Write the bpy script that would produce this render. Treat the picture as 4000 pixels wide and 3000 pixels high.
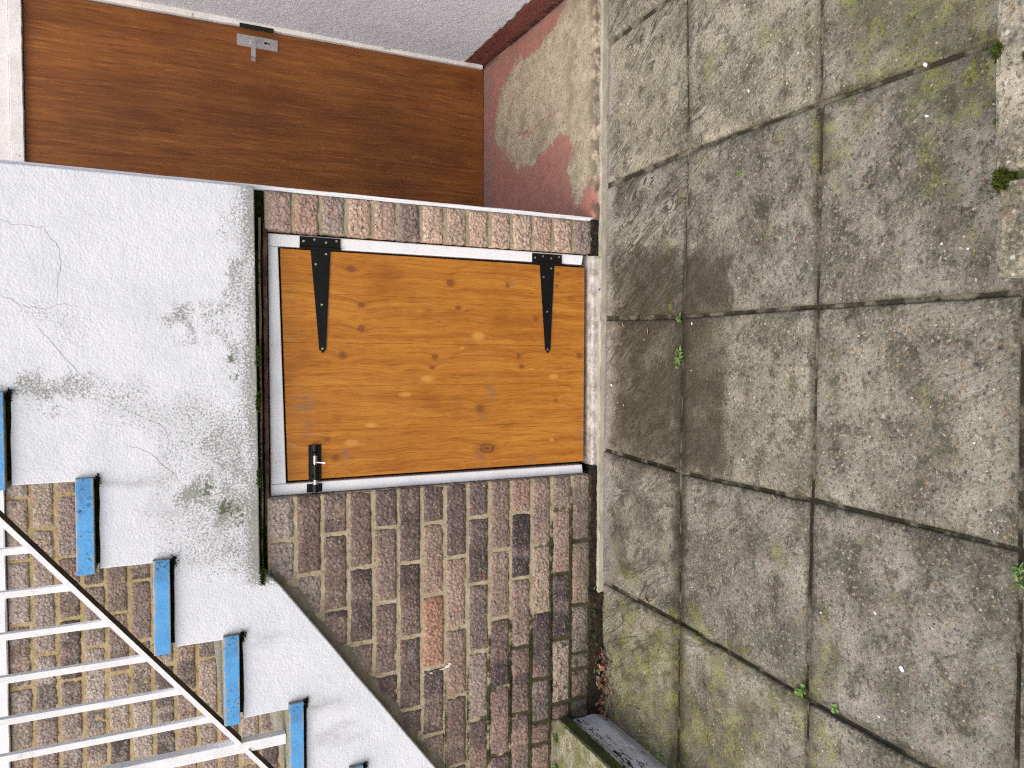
import bpy, bmesh, math, random
from mathutils import Vector, Matrix

R = random.Random(7)
scene = bpy.context.scene
for o in list(bpy.data.objects):
    bpy.data.objects.remove(o)
COL = scene.collection

# ------------------------------------------------------------------ camera
# handheld portrait shot stored on its side: image-left is up in the world
cam_d = bpy.data.cameras.new('camera')
cam_d.sensor_width = 36.0
cam_d.lens = 2820.056 / 4000 * 36.0
cam_d.clip_start = 0.05
cam_d.clip_end = 500
cam = bpy.data.objects.new('camera', cam_d)
COL.objects.link(cam)
tilt, yaw, roll = 0.4349, -0.0405, 0.0142
fwd = Vector((math.sin(yaw) * math.cos(tilt), math.cos(yaw) * math.cos(tilt), -math.sin(tilt)))
rgt = Vector((math.cos(yaw), -math.sin(yaw), 0))
dwn = fwd.cross(rgt)
r2 = rgt * math.cos(roll) + dwn * math.sin(roll)
d2 = -rgt * math.sin(roll) + dwn * math.cos(roll)
cam.matrix_world = Matrix(((d2.x, r2.x, -fwd.x, 0.0032), (d2.y, r2.y, -fwd.y, -2.1032),
                           (d2.z, r2.z, -fwd.z, 1.3142), (0, 0, 0, 1)))
scene.camera = cam

# ------------------------------------------------------------------ sky, sun, exposure
SUN_EL, SUN_AZ = 55.0, 220.0        # azimuth clockwise from +Y: behind the camera, to the left
w = bpy.data.worlds.new('World')
scene.world = w
w.use_nodes = True
wn = w.node_tree
bg = wn.nodes['Background']
sky = wn.nodes.new('ShaderNodeTexSky')
sky.sky_type = 'NISHITA'
sky.sun_disc = False
sky.sun_elevation = math.radians(SUN_EL)
sky.sun_rotation = math.radians(SUN_AZ)
sky.air_density = 1.0
sky.dust_density = 6.0
sky.ozone_density = 1.0
wn.links.new(sky.outputs[0], bg.inputs[0])
bg.inputs[1].default_value = 0.15
sun_d = bpy.data.lights.new('sun', 'SUN')
sun_d.energy = 0.85
sun_d.angle = math.radians(100)
sun_d.color = (1.0, 0.975, 0.945)
sun = bpy.data.objects.new('sun', sun_d)
COL.objects.link(sun)
el, az = math.radians(SUN_EL), math.radians(SUN_AZ)
sdir = Vector((math.sin(az) * math.cos(el), math.cos(az) * math.cos(el), math.sin(el)))
sun.rotation_euler = (-sdir).to_track_quat('-Z', 'Y').to_euler()
sun.location = (0, -3, 5)
scene.view_settings.view_transform = 'Standard'
scene.view_settings.look = 'None'
scene.view_settings.gamma = 1.0
scene.view_settings.use_curve_mapping = False
scene.view_settings.exposure = 0.62


# ------------------------------------------------------------------ material helper
def lin(r, g, b):
    f = lambda c: (c / 255 / 12.92) if c / 255 <= 0.04045 else ((c / 255 + 0.055) / 1.055) ** 2.4
    return (f(r), f(g), f(b), 1)


class Mat:
    def __init__(s, name):
        s.m = bpy.data.materials.new(name)
        s.m.use_nodes = True
        s.t = s.m.node_tree
        s.bs = s.t.nodes['Principled BSDF']
        s._pos = s._obj = s._info = None

    def put(s, sock, v):
        if isinstance(v, bpy.types.NodeSocket):
            s.t.links.new(v, sock)
        elif v is not None:
            if sock.type == 'RGBA' and len(v) == 3:
                v = (*v, 1)
            sock.default_value = v

    def n(s, typ, ins=(), **props):
        nd = s.t.nodes.new(typ)
        for k, v in props.items():
            setattr(nd, k, v)
        for k, v in (ins.items() if isinstance(ins, dict) else enumerate(ins)):
            s.put(nd.inputs[k], v)
        return nd

    def pos(s):
        if not s._pos:
            s._pos = s.n('ShaderNodeNewGeometry').outputs['Position']
        return s._pos

    def objco(s):
        if not s._obj:
            s._obj = s.n('ShaderNodeTexCoord').outputs['Object']
        return s._obj

    def info(s, k):
        if not s._info:
            s._info = s.n('ShaderNodeObjectInfo')
        return s._info.outputs[k]

    def math(s, op, a, b=0.0, c=0.0, clamp=False):
        return s.n('ShaderNodeMath', (a, b, c), operation=op, use_clamp=clamp).outputs[0]

    def add(s, a, b): return s.math('ADD', a, b)
    def mul(s, a, b): return s.math('MULTIPLY', a, b)
    def sub(s, a, b): return s.math('SUBTRACT', a, b)
    def mx(s, a, b): return s.math('MAXIMUM', a, b)
    def mn(s, a, b): return s.math('MINIMUM', a, b)

    def vm(s, op, a, b=(0, 0, 0)):
        nd = s.n('ShaderNodeVectorMath', (a, b), operation=op)
        return nd.outputs['Value'] if op in ('LENGTH', 'DISTANCE', 'DOT_PRODUCT') else nd.outputs[0]

    def xyz(s, v):
        return s.n('ShaderNodeSeparateXYZ', (v,)).outputs

    def comb(s, x, y, z):
        return s.n('ShaderNodeCombineXYZ', (x, y, z)).outputs[0]

    def sc(s, v, k):
        return s.vm('MULTIPLY', v, k)

    def noise(s, v, scale, detail=4, rough=0.55, dist=0.0, col=False):
        nd = s.n('ShaderNodeTexNoise', {'Vector': v, 'Scale': scale, 'Detail': detail, 'Roughness': rough, 'Distortion': dist})
        return nd.outputs[1 if col else 0]

    def vor(s, v, scale, feature='F1', out='Distance', rnd=1.0):
        nd = s.n('ShaderNodeTexVoronoi', {'Vector': v, 'Scale': scale, 'Randomness': rnd}, feature=feature)
        return nd.outputs[out]

    def step(s, v, a, b, lo=0.0, hi=1.0):
        nd = s.n('ShaderNodeMapRange', {'Value': v, 'From Min': a, 'From Max': b, 'To Min': lo, 'To Max': hi}, interpolation_type='SMOOTHSTEP')
        return nd.outputs[0]

    def ramp(s, fac, stops, interp='LINEAR'):
        nd = s.n('ShaderNodeValToRGB', (fac,))
        cr = nd.color_ramp
        cr.interpolation = interp
        while len(cr.elements) < len(stops):
            cr.elements.new(0.5)
        for e, (p, c) in zip(cr.elements, stops):
            e.position = p
            e.color = c if len(c) == 4 else (*c, 1)
        return nd.outputs[0]

    def mix(s, fac, a, b, blend='MIX'):
        nd = s.n('ShaderNodeMix', data_type='RGBA', blend_type=blend)
        s.put(nd.inputs[0], fac)
        s.put(nd.inputs[6], a)
        s.put(nd.inputs[7], b)
        return nd.outputs[2]

    def blob(s, c, r, axes='XZ', soft=0.25, v=None):
        k = {'XZ': ((c[0], 0, c[1]), (1 / r[0], 0, 1 / r[1])), 'XY': ((c[0], c[1], 0), (1 / r[0], 1 / r[1], 0))}[axes]
        d = s.vm('LENGTH', s.vm('MULTIPLY', s.vm('SUBTRACT', v or s.pos(), k[0]), k[1]))
        return s.step(d, 1.0, soft)

    def dist(s, c, r, v=None):
        return s.vm('LENGTH', s.vm('MULTIPLY', s.vm('SUBTRACT', v or s.pos(), (c[0], 0, c[1])), (1 / r[0], 0, 1 / r[1])))

    def box2(s, x, y, x0, x1, y0, y1, soft):
        a = s.mul(s.step(x, x0 - soft, x0 + soft), s.step(x, x1 + soft, x1 - soft))
        b = s.mul(s.step(y, y0 - soft, y0 + soft), s.step(y, y1 + soft, y1 - soft))
        return s.mul(a, b)

    def sumof(s, l):
        a = l[0]
        for b in l[1:]:
            a = s.add(a, b)
        return a

    def maxof(s, l):
        a = l[0]
        for b in l[1:]:
            a = s.mx(a, b)
        return a

    def bump(s, h, dist, strength=1.0, nrm=None):
        nd = s.n('ShaderNodeBump', {'Strength': strength, 'Distance': dist, 'Height': h})
        if nrm:
            s.put(nd.inputs['Normal'], nrm)
        return nd.outputs[0]

    def done(s, col, rough=0.8, nrm=None, metal=0.0, spec=0.5):
        s.put(s.bs.inputs['Base Color'], col)
        s.put(s.bs.inputs['Roughness'], rough)
        s.put(s.bs.inputs['Metallic'], metal)
        s.put(s.bs.inputs['Specular IOR Level'], spec)
        if nrm:
            s.put(s.bs.inputs['Normal'], nrm)
        return s.m


# ------------------------------------------------------------------ materials
def mat_render():
    s = Mat('white_render')
    P = s.pos()
    x, y, z = s.xyz(P)
    n1 = s.noise(P, 9, 5, 0.6)
    fine = s.noise(P, 330, 4, 0.7)
    big = s.noise(P, 3.2, 3, 0.5)
    # mould blooms: (x, z) centres and radii taken from the wall
    blobs = [((0.088, 1.292), (.075, .06), .75), ((0.114, 1.207), (.07, .05), .55), ((0.016, 1.19), (.09, .06), .7),
             ((-0.354, 1.241), (.085, .075), 1.0), ((-0.41, 1.184), (.09, .07), .95), ((-0.53, 1.20), (.10, .10), .62),
             ((-0.232, 1.205), (.13, .09), .70), ((0.215, 1.154), (.20, .05), .72), ((-0.26, 1.34), (.14, .10), .42),
             ((-0.15, 1.40), (.10, .16), .42), ((0.10, 1.58), (.08, .16), .38), ((-0.087, 1.60), (.05, .17), .75),
             ((-0.09, 1.45), (.06, .12), .45), ((-0.30, 1.155), (.34, .05), .72), ((0.40, 1.14), (.07, .06), .5), ((-.45, 1.25), (.16, .16), .55), ((-.2, 1.26), (.22, .14), .5)]
    wv = s.vm('ADD', P, s.sc(s.vm('SUBTRACT', s.noise(P, 8, 4, .65, col=True), (.5, .5, .5)), (.30, .0, .30)))
    bl = s.maxof([s.mul(s.blob(c, (r[0] * 1.35, r[1] * 1.35), soft=0.0, v=wv), k) for c, r, k in blobs])
    edge = s.step(z, 1.20, 1.112)
    edge = s.mul(edge, s.step(x, -0.66, -0.60))
    bl = s.mx(bl, s.mul(edge, s.step(big, .30, .62, .55, 1.0)))
    # rain streaks running down from the tread ends and from the crack line
    streaks = [(-0.318, 1.44, .030, .13, .8), (-0.545, 1.29, .028, .11, .7), (-0.775, 1.11, .03, .10, .6), (-0.99, 0.95, .05, .12, .9), (-1.09, .90, .05, .11, .9), (-0.39, 1.33, .035, .10, .4)]
    warp = s.add(x, s.mul(s.sub(s.noise(s.sc(P, (1, 1, .6)), 14, 2), .5), .05))
    vw = s.comb(warp, y, z)
    st = s.maxof([s.mul(s.blob((cx, cz), (rx, rz), soft=0.0, v=vw), k) for cx, cz, rx, rz, k in streaks])
    st = s.mul(st, s.step(s.noise(s.sc(P, (26, 26, 9)), 1.0, 4, .7), .30, .72))
    spk = s.noise(P, 170, 4, 0.8)
    mask = s.step(s.add(spk, s.mul(bl, 0.30)), 0.60, 0.76)
    mask = s.mul(mask, s.step(bl, 0.02, .35))
    soft = s.mul(bl, s.step(n1, .40, .75))
    base = s.mix(s.step(n1, .3, .75), (.70, .728, .78), (.63, .66, .715))
    base = s.mix(s.mul(s.step(s.noise(P, 45, 3, .7), .58, .74), .22), base, (.50, .50, .49))
    mould = s.mix(s.noise(P, 22, 2), (.075, .08, .045), (.22, .22, .18))
    c = s.mix(s.mul(soft, .50), base, (.44, .44, .40))
    c = s.mix(s.mul(st, .85), c, (.26, .265, .27))
    c = s.mix(s.mul(mask, .74), c, mould)
    green = s.maxof([s.blob(q, r, soft=0.0) for q, r in (((-0.354, 1.243), (.055, .04)), ((-0.40, 1.20), (.06, .05)), ((-0.43, 1.165), (.05, .03)), ((0.0, 1.185), (.03, .03)), ((-0.05, 1.17), (.03, .04)))])
    gm = s.mul(s.step(s.add(s.noise(P, 75, 3, .7), s.mul(green, .28)), .70, .78), s.step(green, .02, .2))
    c = s.mix(s.mul(gm, .8), c, (.055, .075, .022))
    # bare chips along the bottom arris
    chip = s.mul(s.step(s.noise(P, 60, 3, .6), .60, .66), s.step(z, 1.135, 1.116))
    c = s.mix(s.mul(chip, s.step(x, -.62, -.6)), c, (.36, .33, .25))
    h = s.add(s.mul(s.noise(P, 160, 3, .6), .9), s.mul(s.noise(P, 40, 2, .5), 1.0))
    nb = s.bump(h, .0017, 0.9)
    return s.done(c, .9, s.bump(fine, .0005, .5, nb), spec=.25)


def mat_brick(name, cols, white=.35, moss=True):
    s = Mat(name)
    rnd = s.info('Random')
    off = s.comb(s.mul(rnd, 37.0), s.mul(rnd, 91.0), s.mul(rnd, 13.0))
    O = s.vm('ADD', s.objco(), off)
    ox, oy, oz = s.xyz(s.objco())
    P = s.pos()
    px, py, pz = s.xyz(P)
    tint = s.info('Color')
    dark = s.info('Alpha')                 # 1 = plain brick, lower = burnt
    n1 = s.noise(O, 16, 4, .6)
    n2 = s.noise(O, 70, 4, .7)
    n3 = s.noise(O, 135, 3, .75)
    c = s.mix(s.step(n1, .32, .70), cols[0], cols[1])
    c = s.mix(.70, c, tint)
    burnt = s.mul(s.sub(1.0, dark), s.step(s.noise(s.sc(O, (1, .2, .22)), 11, 3, .5), .40, .54))
    c = s.mix(burnt, c, (.030, .024, .030))
    pale = s.mul(s.step(s.noise(s.vm('ADD', O, (5, 3, 1)), 11, 3, .5), .60, .74), s.sub(1.0, burnt))
    c = s.mix(s.mul(pale, .55), c, cols[2])
    c = s.mix(s.mul(s.step(n2, .53, .64), .62), c, (.050, .040, .042))
    c = s.mix(s.mul(s.step(n3, .53, .68), .60), c, (.50, .39, .32))
    c = s.mix(s.mul(s.step(n3, .46, .34), .60), c, (.05, .040, .040))
    # orange chips where the fired skin has broken away at the arrises
    ed = s.mx(s.step(s.math('ABSOLUTE', oz), .020, .034), s.step(s.noise(O, 6, 2), .60, .72))
    chip = s.mul(s.step(s.noise(s.vm('ADD', O, (2, 9, 4)), 42, 3, .6), .60, .66), ed)
    c = s.mix(s.mul(chip, .85), c, (.44, .135, .065))
    eff = s.mul(s.step(s.noise(s.vm('ADD', O, (7, 1, 8)), 20, 5, .8), .50, .70), s.mul(white, s.step(s.noise(P, 4.0, 2), .38, .60, .35, 1.0)))
    c = s.mix(eff, c, (.52, .49, .49))
    # dimpled (rusticated) drag face: scattered shallow pits between rounded humps
    vd = s.vor(s.vm('ADD', O, s.sc(s.noise(O, 40, 2, .5, col=True), (.012, .012, .012))), 92)
    c = s.mix(s.mul(s.step(vd, .30, .55), .28), c, (.075, .058, .052))
    pit = s.step(s.vor(s.vm('ADD', O, (3, 3, 3)), 120), .30, .12)
    pit = s.mul(pit, s.step(s.noise(O, 45, 3, .6), .47, .55))
    c = s.mix(s.mul(pit, .9), c, (.022, .018, .020))
    if moss:
        low = s.mul(s.step(pz, .42, .02), s.step(px, -.45, -1.15))
        mm = s.mul(s.step(s.add(s.noise(P, 38, 4, .7), s.mul(low, .22)), .68, .78), s.step(low, .02, .4))
        c = s.mix(s.mul(mm, .8), c, (.030, .032, .012))
        gr = s.mul(s.step(pz, .17, .02), s.step(s.noise(P, 12, 3), .35, .65))
        c = s.mix(s.mul(gr, .65), c, (.10, .095, .065))
    h = s.add(s.mul(vd, -1.1), s.add(s.mul(n2, .5), s.mul(pit, -.5)))
    nb = s.bump(h, .0040, .9)
    return s.done(c, .85, nb, spec=.3)


def mat_mortar(name, c0, c1, moss=True):
    s = Mat(name)
    P = s.pos()
    x, y, z = s.xyz(P)
    c = s.mix(s.step(s.noise(P, 14, 4, .6), .3, .7), c0, c1)
    c = s.mix(s.mul(s.step(s.noise(P, 130, 3, .7), .55, .68), .5), c, (.60, .52, .36))
    c = s.mix(s.mul(s.step(s.noise(P, 110, 3, .7), .45, .33), .7), c, (.11, .085, .05))
    if moss:
        low = s.mx(s.mul(s.step(z, .62, .05), s.step(x, -.62, -1.12)), s.mul(s.step(z, .33, .04), s.step(x, -.30, -.75)))
        low = s.mx(low, s.mul(s.step(z, .12, .02), .5))
        mm = s.step(s.add(s.noise(P, 20, 4, .65), s.mul(low, .46)), .56, .70)
        mm = s.mul(mm, s.step(low, .02, .30))
        c = s.mix(s.mul(mm, .92), c, s.mix(s.noise(P, 60, 2), (.012, .012, .006), (.045, .046, .012)))
    h = s.noise(P, 130, 4, .7)
    return s.done(c, .95, s.bump(h, .003, .8), spec=.2)


def mat_slab():
    s = Mat('paving_concrete')
    P = s.pos()
    x, y, z = s.xyz(P)
    rnd = s.info('Random')
    n1 = s.noise(P, 6.5, 6, .70)
    n2 = s.noise(P, 17, 5, .70)
    warp = s.vm('ADD', P, s.sc(s.noise(P, 60, 2, .5, col=True), (.012, .012, .0)))
    vc = s.n('ShaderNodeTexVoronoi', {'Vector': warp, 'Scale': 135.0})
    vd, vcol = vc.outputs['Distance'], vc.outputs['Color']
    vr, vg, vb = s.xyz(vcol)
    base = s.mix(s.step(n1, .30, .70), (.078, .074, .053), (.305, .290, .236))
    base = s.mix(s.mul(rnd, .35), base, (.225, .212, .165))
    base = s.mix(s.mul(s.step(n2, .50, .62), .70), base, (.052, .049, .031))
    fa = s.noise(P, 120, 4, .85)
    base = s.mix(s.mul(s.step(fa, .54, .66), .62), base, (.42, .385, .30))
    base = s.mix(s.mul(s.step(fa, .48, .35), .78), base, (.030, .027, .018))
    # exposed flint aggregate
    agg = s.ramp(vg, [(0, (.05, .048, .05)), (.24, (.16, .14, .10)), (.42, (.34, .25, .12)), (.60, (.30, .15, .07)), (.72, (.36, .34, .28)), (.90, (.52, .47, .37)), (1, (.60, .56, .48))], 'CONSTANT')
    am = s.mul(s.step(vr, .66, .70), s.step(vd, .46, .30))
    am = s.mul(am, s.step(y, -.32, -.46, .35, 1.0))
    base = s.mix(s.mul(am, .70), base, agg)
    v2 = s.n('ShaderNodeTexVoronoi', {'Vector': warp, 'Scale': 46.0})
    w2 = s.mul(s.step(s.xyz(v2.outputs['Color'])[0], .90, .92), s.step(v2.outputs['Distance'], .16, .10))
    agg2 = s.ramp(s.xyz(v2.outputs['Color'])[1], [(0, (.045, .045, .055)), (.38, (.34, .19, .08)), (.66, (.46, .40, .29)), (.93, (.66, .64, .58))], 'CONSTANT')
    base = s.mix(s.mul(w2, .9), base, agg2)
    base = s.mix(1.0, base, s.comb(*[s.step(rnd, 0, 1, a, b_) for a, b_ in ((.92, 1.22), (.92, 1.20), (.93, 1.15))]), 'MULTIPLY')
    # terraced riven face: dirt in the steps, plus relief shading painted dark and light
    dg = s.comb(s.sub(s.mul(x, 2.4), s.mul(y, 4.2)), s.add(s.mul(y, 10.0), s.mul(x, 17.0)), 0.0)
    strat = s.noise(s.vm('ADD', dg, off_vec(s, rnd)), .75, 4, .62, .7)
    tr = s.math('FRACT', s.mul(strat, 5.0))
    rowk = s.mul(s.step(y, -.75, -.25, .28, 1.0), s.step(s.noise(P, 2.6, 2), .36, .58, .25, 1.0))
    base = s.mix(s.mul(s.mul(s.step(tr, .34, .0), .82), rowk), base, (.040, .038, .027))
    base = s.mix(s.mul(s.mul(s.mul(s.step(tr, .70, .98), s.step(n1, .30, .55)), .55), rowk), base, (.38, .36, .30))
    # wet, dirty patch in front of the small door
    pn = s.xyz(s.noise(P, 6, 4, .62, col=True))
    px = s.add(x, s.mul(s.sub(pn[0], .5), .30))
    py = s.add(y, s.mul(s.sub(pn[1], .5), .20))
    wet = s.mx(s.box2(px, py, -.33, .33, -.42, -.085, .040), s.box2(px, py, -.33, .30, -.615, -.40, .024))
    wet = s.mx(wet, s.mul(s.blob((-.55, -.12), (.10, .06), 'XY', .2), .65))
    wet = s.mul(wet, s.mul(s.step(n2, .20, .55, .72, 1.0), s.step(pn[2], .30, .58, .62, 1.0)))
    c = s.mix(s.mul(wet, .84), base, s.mix(n2, (.026, .024, .015), (.050, .043, .021)))
    # dirt that collects along the joints
    jn = s.sub(s.noise(P, 25, 3, .6), .5)
    jw = s.mul(jn, .034)
    ja = s.math('ABSOLUTE', s.add(s.add(y, .428), jw))
    jm = s.mul(s.step(ja, .050, .010), s.step(x, .35, -.15, .30, 1.0))
    jm = s.mx(jm, s.mul(s.blob((-.325, -.428), (.085, .05), 'XY', .2), .9))
    jb = s.mul(s.step(s.math('ABSOLUTE', s.add(s.add(y, .902), jw)), .018, .003), .75)
    jd = s.mul(s.step(s.math('ABSOLUTE', s.add(s.add(y, 1.35), jw)), .04, .004), .6)
    jx = s.maxof([s.mul(s.step(s.math('ABSOLUTE', s.add(s.sub(x, q), jw)), .017, .003), k) for q, k in ((1.05, .3), (.578, .75), (.12, .6), (-.325, .75), (-.776, .8))])
    jm = s.mx(jm, s.mul(s.maxof([jb, jd, jx]), s.step(n1, .36, .60, .15, 1.0)))
    c = s.mix(s.mul(s.mul(jm, s.step(n2, .25, .60, .55, 1.0)), .90), c, (.028, .026, .016))
    # green algae
    ga = s.mul(s.step(x, -.30, -1.15), s.step(y, -1.4, -.15, .45, 1.0))
    gb = s.mul(s.step(x, .12, .75), s.step(y, -.55, -1.15))
    ga = s.mx(ga, s.mul(gb, .85))
    ga = s.mx(ga, .11)
    gm = s.step(s.add(s.noise(P, 7, 4, .6), s.mul(ga, .34)), .60, .78)
    gm = s.mul(gm, s.step(fa, .42, .57))
    gc = s.mix(s.step(s.noise(P, 16, 3), .42, .62), (.062, .066, .022), (.190, .205, .024))
    c = s.mix(s.mul(gm, .74), c, gc)
    # pale lime-washed margin beside the wall
    lm = s.mul(s.step(py, -.085, -.03), s.step(x, -1.0, -.35, .35, 1.0))
    c = s.mix(s.mul(lm, .55), c, (.34, .32, .295))
    # paint flecks
    v3 = s.n('ShaderNodeTexVoronoi', {'Vector': s.vm('ADD', warp, (7, 3, 0)), 'Scale': 34.0})
    fl = s.mul(s.step(s.xyz(v3.outputs['Color'])[2], .985, .99), s.step(v3.outputs['Distance'], .085, .06))
    c = s.mix(s.mul(fl, .85), c, (.74, .73, .71))
    # riven face
    rv = s.noise(s.vm('ADD', s.sc(P, (1.0, 1.0, 1)), off_vec(s, rnd)), 6.5, 5, .58, 1.1)
    strat = s.add(s.mul(strat, 1.2), s.mul(tr, .30))
    h = s.add(s.mul(rv, 1.6), s.mul(strat, rowk))
    nb = s.bump(h, .0090, .85)
    nb = s.bump(s.add(fa, s.mul(am, .3)), .0045, .9, nb)
    rough = s.step(wet, 0, 1, .86, .62)
    return s.done(c, rough, nb, spec=.3)


def off_vec(s, rnd):
    return s.comb(s.mul(rnd, 7.0), s.mul(rnd, 13.0), s.mul(rnd, 29.0))


def mat_joint():
    s = Mat('joint_mortar')
    P = s.pos()
    x, y, z = s.xyz(P)
    n = s.noise(P, 15, 4, .65)
    c = s.mix(s.step(n, .44, .60), (.036, .032, .022), (.155, .142, .105))
    c = s.mix(s.mul(s.step(x, .3, -.4), s.step(n, .66, .45)), c, (.020, .019, .012))
    c = s.mix(s.step(s.noise(P, 55, 3, .6), .60, .72), c, (.045, .055, .016))
    return s.done(c, .95, s.bump(s.noise(P, 120, 4, .7), .004, .9), spec=.2)


KNOTS = [(.2611, .8459, 11), (.1562, .8161, 10), (.088, .8165, 11), (.0084, .8726, 11), (.2344, .5377, 12), (.1577, .5126, 10), (.2346, .343, 7), (.1277, .2398, 7),
         (.2826, .1584, 7), (.2414, .1615, 6), (.0038, .5885, 10), (-.0291, .5965, 7), (.0083, .3025, 8), (-.026, .2921, 8), (.0103, .0724, 9), (-.1598, .4384, 14),
         (-.2881, .4141, 24), (-.2913, .8944, 10), (-.2362, .9174, 8), (-.1393, .1641, 6)]


def mat_pine():
    s = Mat('stained_pine')
    P = s.pos()
    x, y, z = s.xyz(P)
    rnd = s.info('Random')
    d = None
    for kx, kz, r in KNOTS:
        q = s.dist((kx, kz), (r * .00075 * (.85 + .3 * ((kx * 97) % 1)), r * .00075 * (1.0 + .5 * ((kz * 53) % 1))))
        d = q if d is None else s.mn(d, q)
    fall = s.math('POWER', 2.718, s.mul(s.mul(d, d), -.10))
    xo = s.add(x, s.mul(rnd, 3.1))
    swirl = s.mul(s.sub(s.noise(s.sc(P, (9, 1, 3.2)), 1.0, 2), .5), .045)
    xg = s.add(s.add(xo, swirl), s.mul(fall, .010))
    v = s.comb(xg, 0.0, z)
    g1 = s.noise(s.sc(v, (42, 1, 1.9)), 1.0, 4, .6)
    g2 = s.noise(s.sc(v, (150, 1, 5)), 1.0, 5, .75)
    g3 = s.noise(s.sc(v, (420, 1, 22)), 1.0, 3, .7)
    rings = s.math('FRACT', s.mul(s.add(g1, s.mul(s.noise(s.sc(v, (8, 1, .7)), 1.0, 2), 2.0)), 5.0))
    c = s.ramp(g1, [(.22, (.31, .100, .0105)), (.45, (.41, .150, .0175)), (.62, (.48, .192, .0255)), (.82, (.56, .252, .042))])
    c = s.mix(s.mul(s.step(g2, .52, .68), .66), c, (.17, .048, .0055))
    c = s.mix(s.mul(s.step(g2, .47, .30), .60), c, (.58, .27, .045))
    c = s.mix(s.mul(s.step(rings, .72, .97), .30), c, (.17, .045, .005))
    c = s.mix(s.mul(s.step(g3, .53, .66), .55), c, (.14, .040, .005))
    # patchy, brushed stain
    pt = s.noise(s.sc(P, (5, 1, 3.5)), 1.0, 4, .6)
    c = s.mix(s.mul(s.step(pt, .50, .70), .55), c, (.23, .072, .008))
    c = s.mix(s.mul(s.step(pt, .46, .28), .26), c, (.55, .27, .055))
    # filler dabs and lime-pale scuffs
    lt = [(-.0626, .6146, 22, 17), (-.0599, .1725, 20, 15), (.0718, .444, 24, 22), (-.1099, .6836, 22, 13), (-.2003, .7889, 22, 12), (-.2497, .8473, 24, 16), (.0329, .4985, 8, 8), (-.2719, .1792, 9, 9)]
    lm = s.maxof([s.blob((a, b), (w_ * .00085, h_ * .00125), soft=.35) for a, b, h_, w_ in lt])
    c = s.mix(s.mul(lm, .62), c, (.60, .315, .075))
    sc_ = s.mul(s.step(s.noise(s.sc(P, (34, 1, 14)), 1.0, 5, .8), .60, .70), s.step(s.noise(s.sc(P, (4.2, 1, 4.2)), 1.0, 2), .50, .60))
    c = s.mix(s.mul(sc_, .42), c, (.42, .32, .25))
    # grey raised-grain flashes around the big knots and board ends
    fl = s.maxof([s.blob(q, r, soft=.2) for q, r in (((-.30, .435), (.035, .035)), ((-.345, .43), (.02, .02)), ((-.11, .40), (.045, .030)), ((-.185, .428), (.02, .015)), ((-.13, .985), (.055, .05)), ((-.20, .98), (.05, .03)), ((-.30, .865), (.05, .018)), ((.245, .33), (.02, .02)), ((-.26, .075), (.03, .02)), ((-.33, .25), (.02, .03)))])
    fl = s.mul(fl, s.step(s.noise(s.sc(P, (60, 1, 40)), 1.0, 4, .7), .40, .62))
    c = s.mix(s.mul(fl, .62), c, (.185, .125, .100))
    # knots
    kn = s.add(d, s.mul(s.sub(s.noise(P, 95, 3), .5), .95))
    halo = s.step(kn, 2.3, 1.0)
    c = s.mix(s.mul(halo, .40), c, (.22, .066, .009))
    c = s.mix(s.mul(s.step(kn, 1.05, .90), .75), c, (.235, .082, .020))
    ring = s.mul(s.step(kn, .60, .80), s.step(kn, 1.12, .92))
    c = s.mix(s.mul(ring, .50), c, (.085, .034, .013))
    c = s.mix(s.mul(s.step(kn, .40, .15), .55), c, (.075, .028, .012))
    nb = s.bump(s.add(g2, s.mul(g3, .6)), .0009, .55)
    return s.done(c, s.add(.40, s.mul(g2, .22)), nb, spec=.38)


def mat_brown():
    s = Mat('stained_plywood')
    P = s.pos()
    x, y, z = s.xyz(P)
    sw = s.mul(s.sub(s.noise(s.sc(P, (5, 1, 1.7)), 1.0, 3), .5), .045)
    v = s.comb(s.add(x, sw), 0.0, z)
    g1 = s.noise(s.sc(v, (24, 1, 1.6)), 1.0, 5, .62)
    g2 = s.noise(s.sc(v, (105, 1, 5)), 1.0, 5, .76)
    g3 = s.noise(s.sc(v, (300, 1, 22)), 1.0, 3, .7)
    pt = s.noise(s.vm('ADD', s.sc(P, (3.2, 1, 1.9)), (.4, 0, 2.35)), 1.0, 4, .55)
    c = s.ramp(g1, [(.24, (.130, .040, .0098)), (.45, (.190, .063, .0142)), (.62, (.240, .084, .0185)), (.80, (.305, .116, .0265))])
    c = s.mix(s.mul(s.step(g2, .51, .66), .70), c, (.070, .022, .0065))
    c = s.mix(s.mul(s.step(g2, .48, .33), .65), c, (.38, .155, .036))
    c = s.mix(s.mul(s.step(g3, .56, .70), .50), c, (.050, .018, .007))
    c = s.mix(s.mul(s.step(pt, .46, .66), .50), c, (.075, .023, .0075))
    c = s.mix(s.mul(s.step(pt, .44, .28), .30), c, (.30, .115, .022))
    # darker lap marks of the stain brush and little burrs
    burr = s.maxof([s.blob(q, r, soft=.0) for q, r in (((1.02, .90), (.014, .035)), ((1.01, .66), (.014, .035)), ((.84, .62), (.015, .035)), ((.80, .50), (.015, .035)), ((.77, 1.33), (.02, .06)), ((.90, 1.42), (.03, .06)), ((.93, .84), (.01, .03)), ((1.06, .36), (.02, .05)))])
    c = s.mix(s.mul(s.mul(burr, s.step(g2, .25, .6)), .35), c, (.040, .014, .006))
    lap = s.mul(s.box2(s.add(x, s.mul(pt, .05)), s.add(z, s.mul(g1, .08)), .68, .76, .46, .62, .03), .30)
    c = s.mix(lap, c, (.085, .022, .006))
    c = s.mix(s.mul(s.step(z, .118, .104), .35), c, (.21, .075, .015))
    nb = s.bump(s.add(g2, g3), .0007, .5)
    return s.done(c, s.add(.46, s.mul(g2, .2)), nb, spec=.3)


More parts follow.
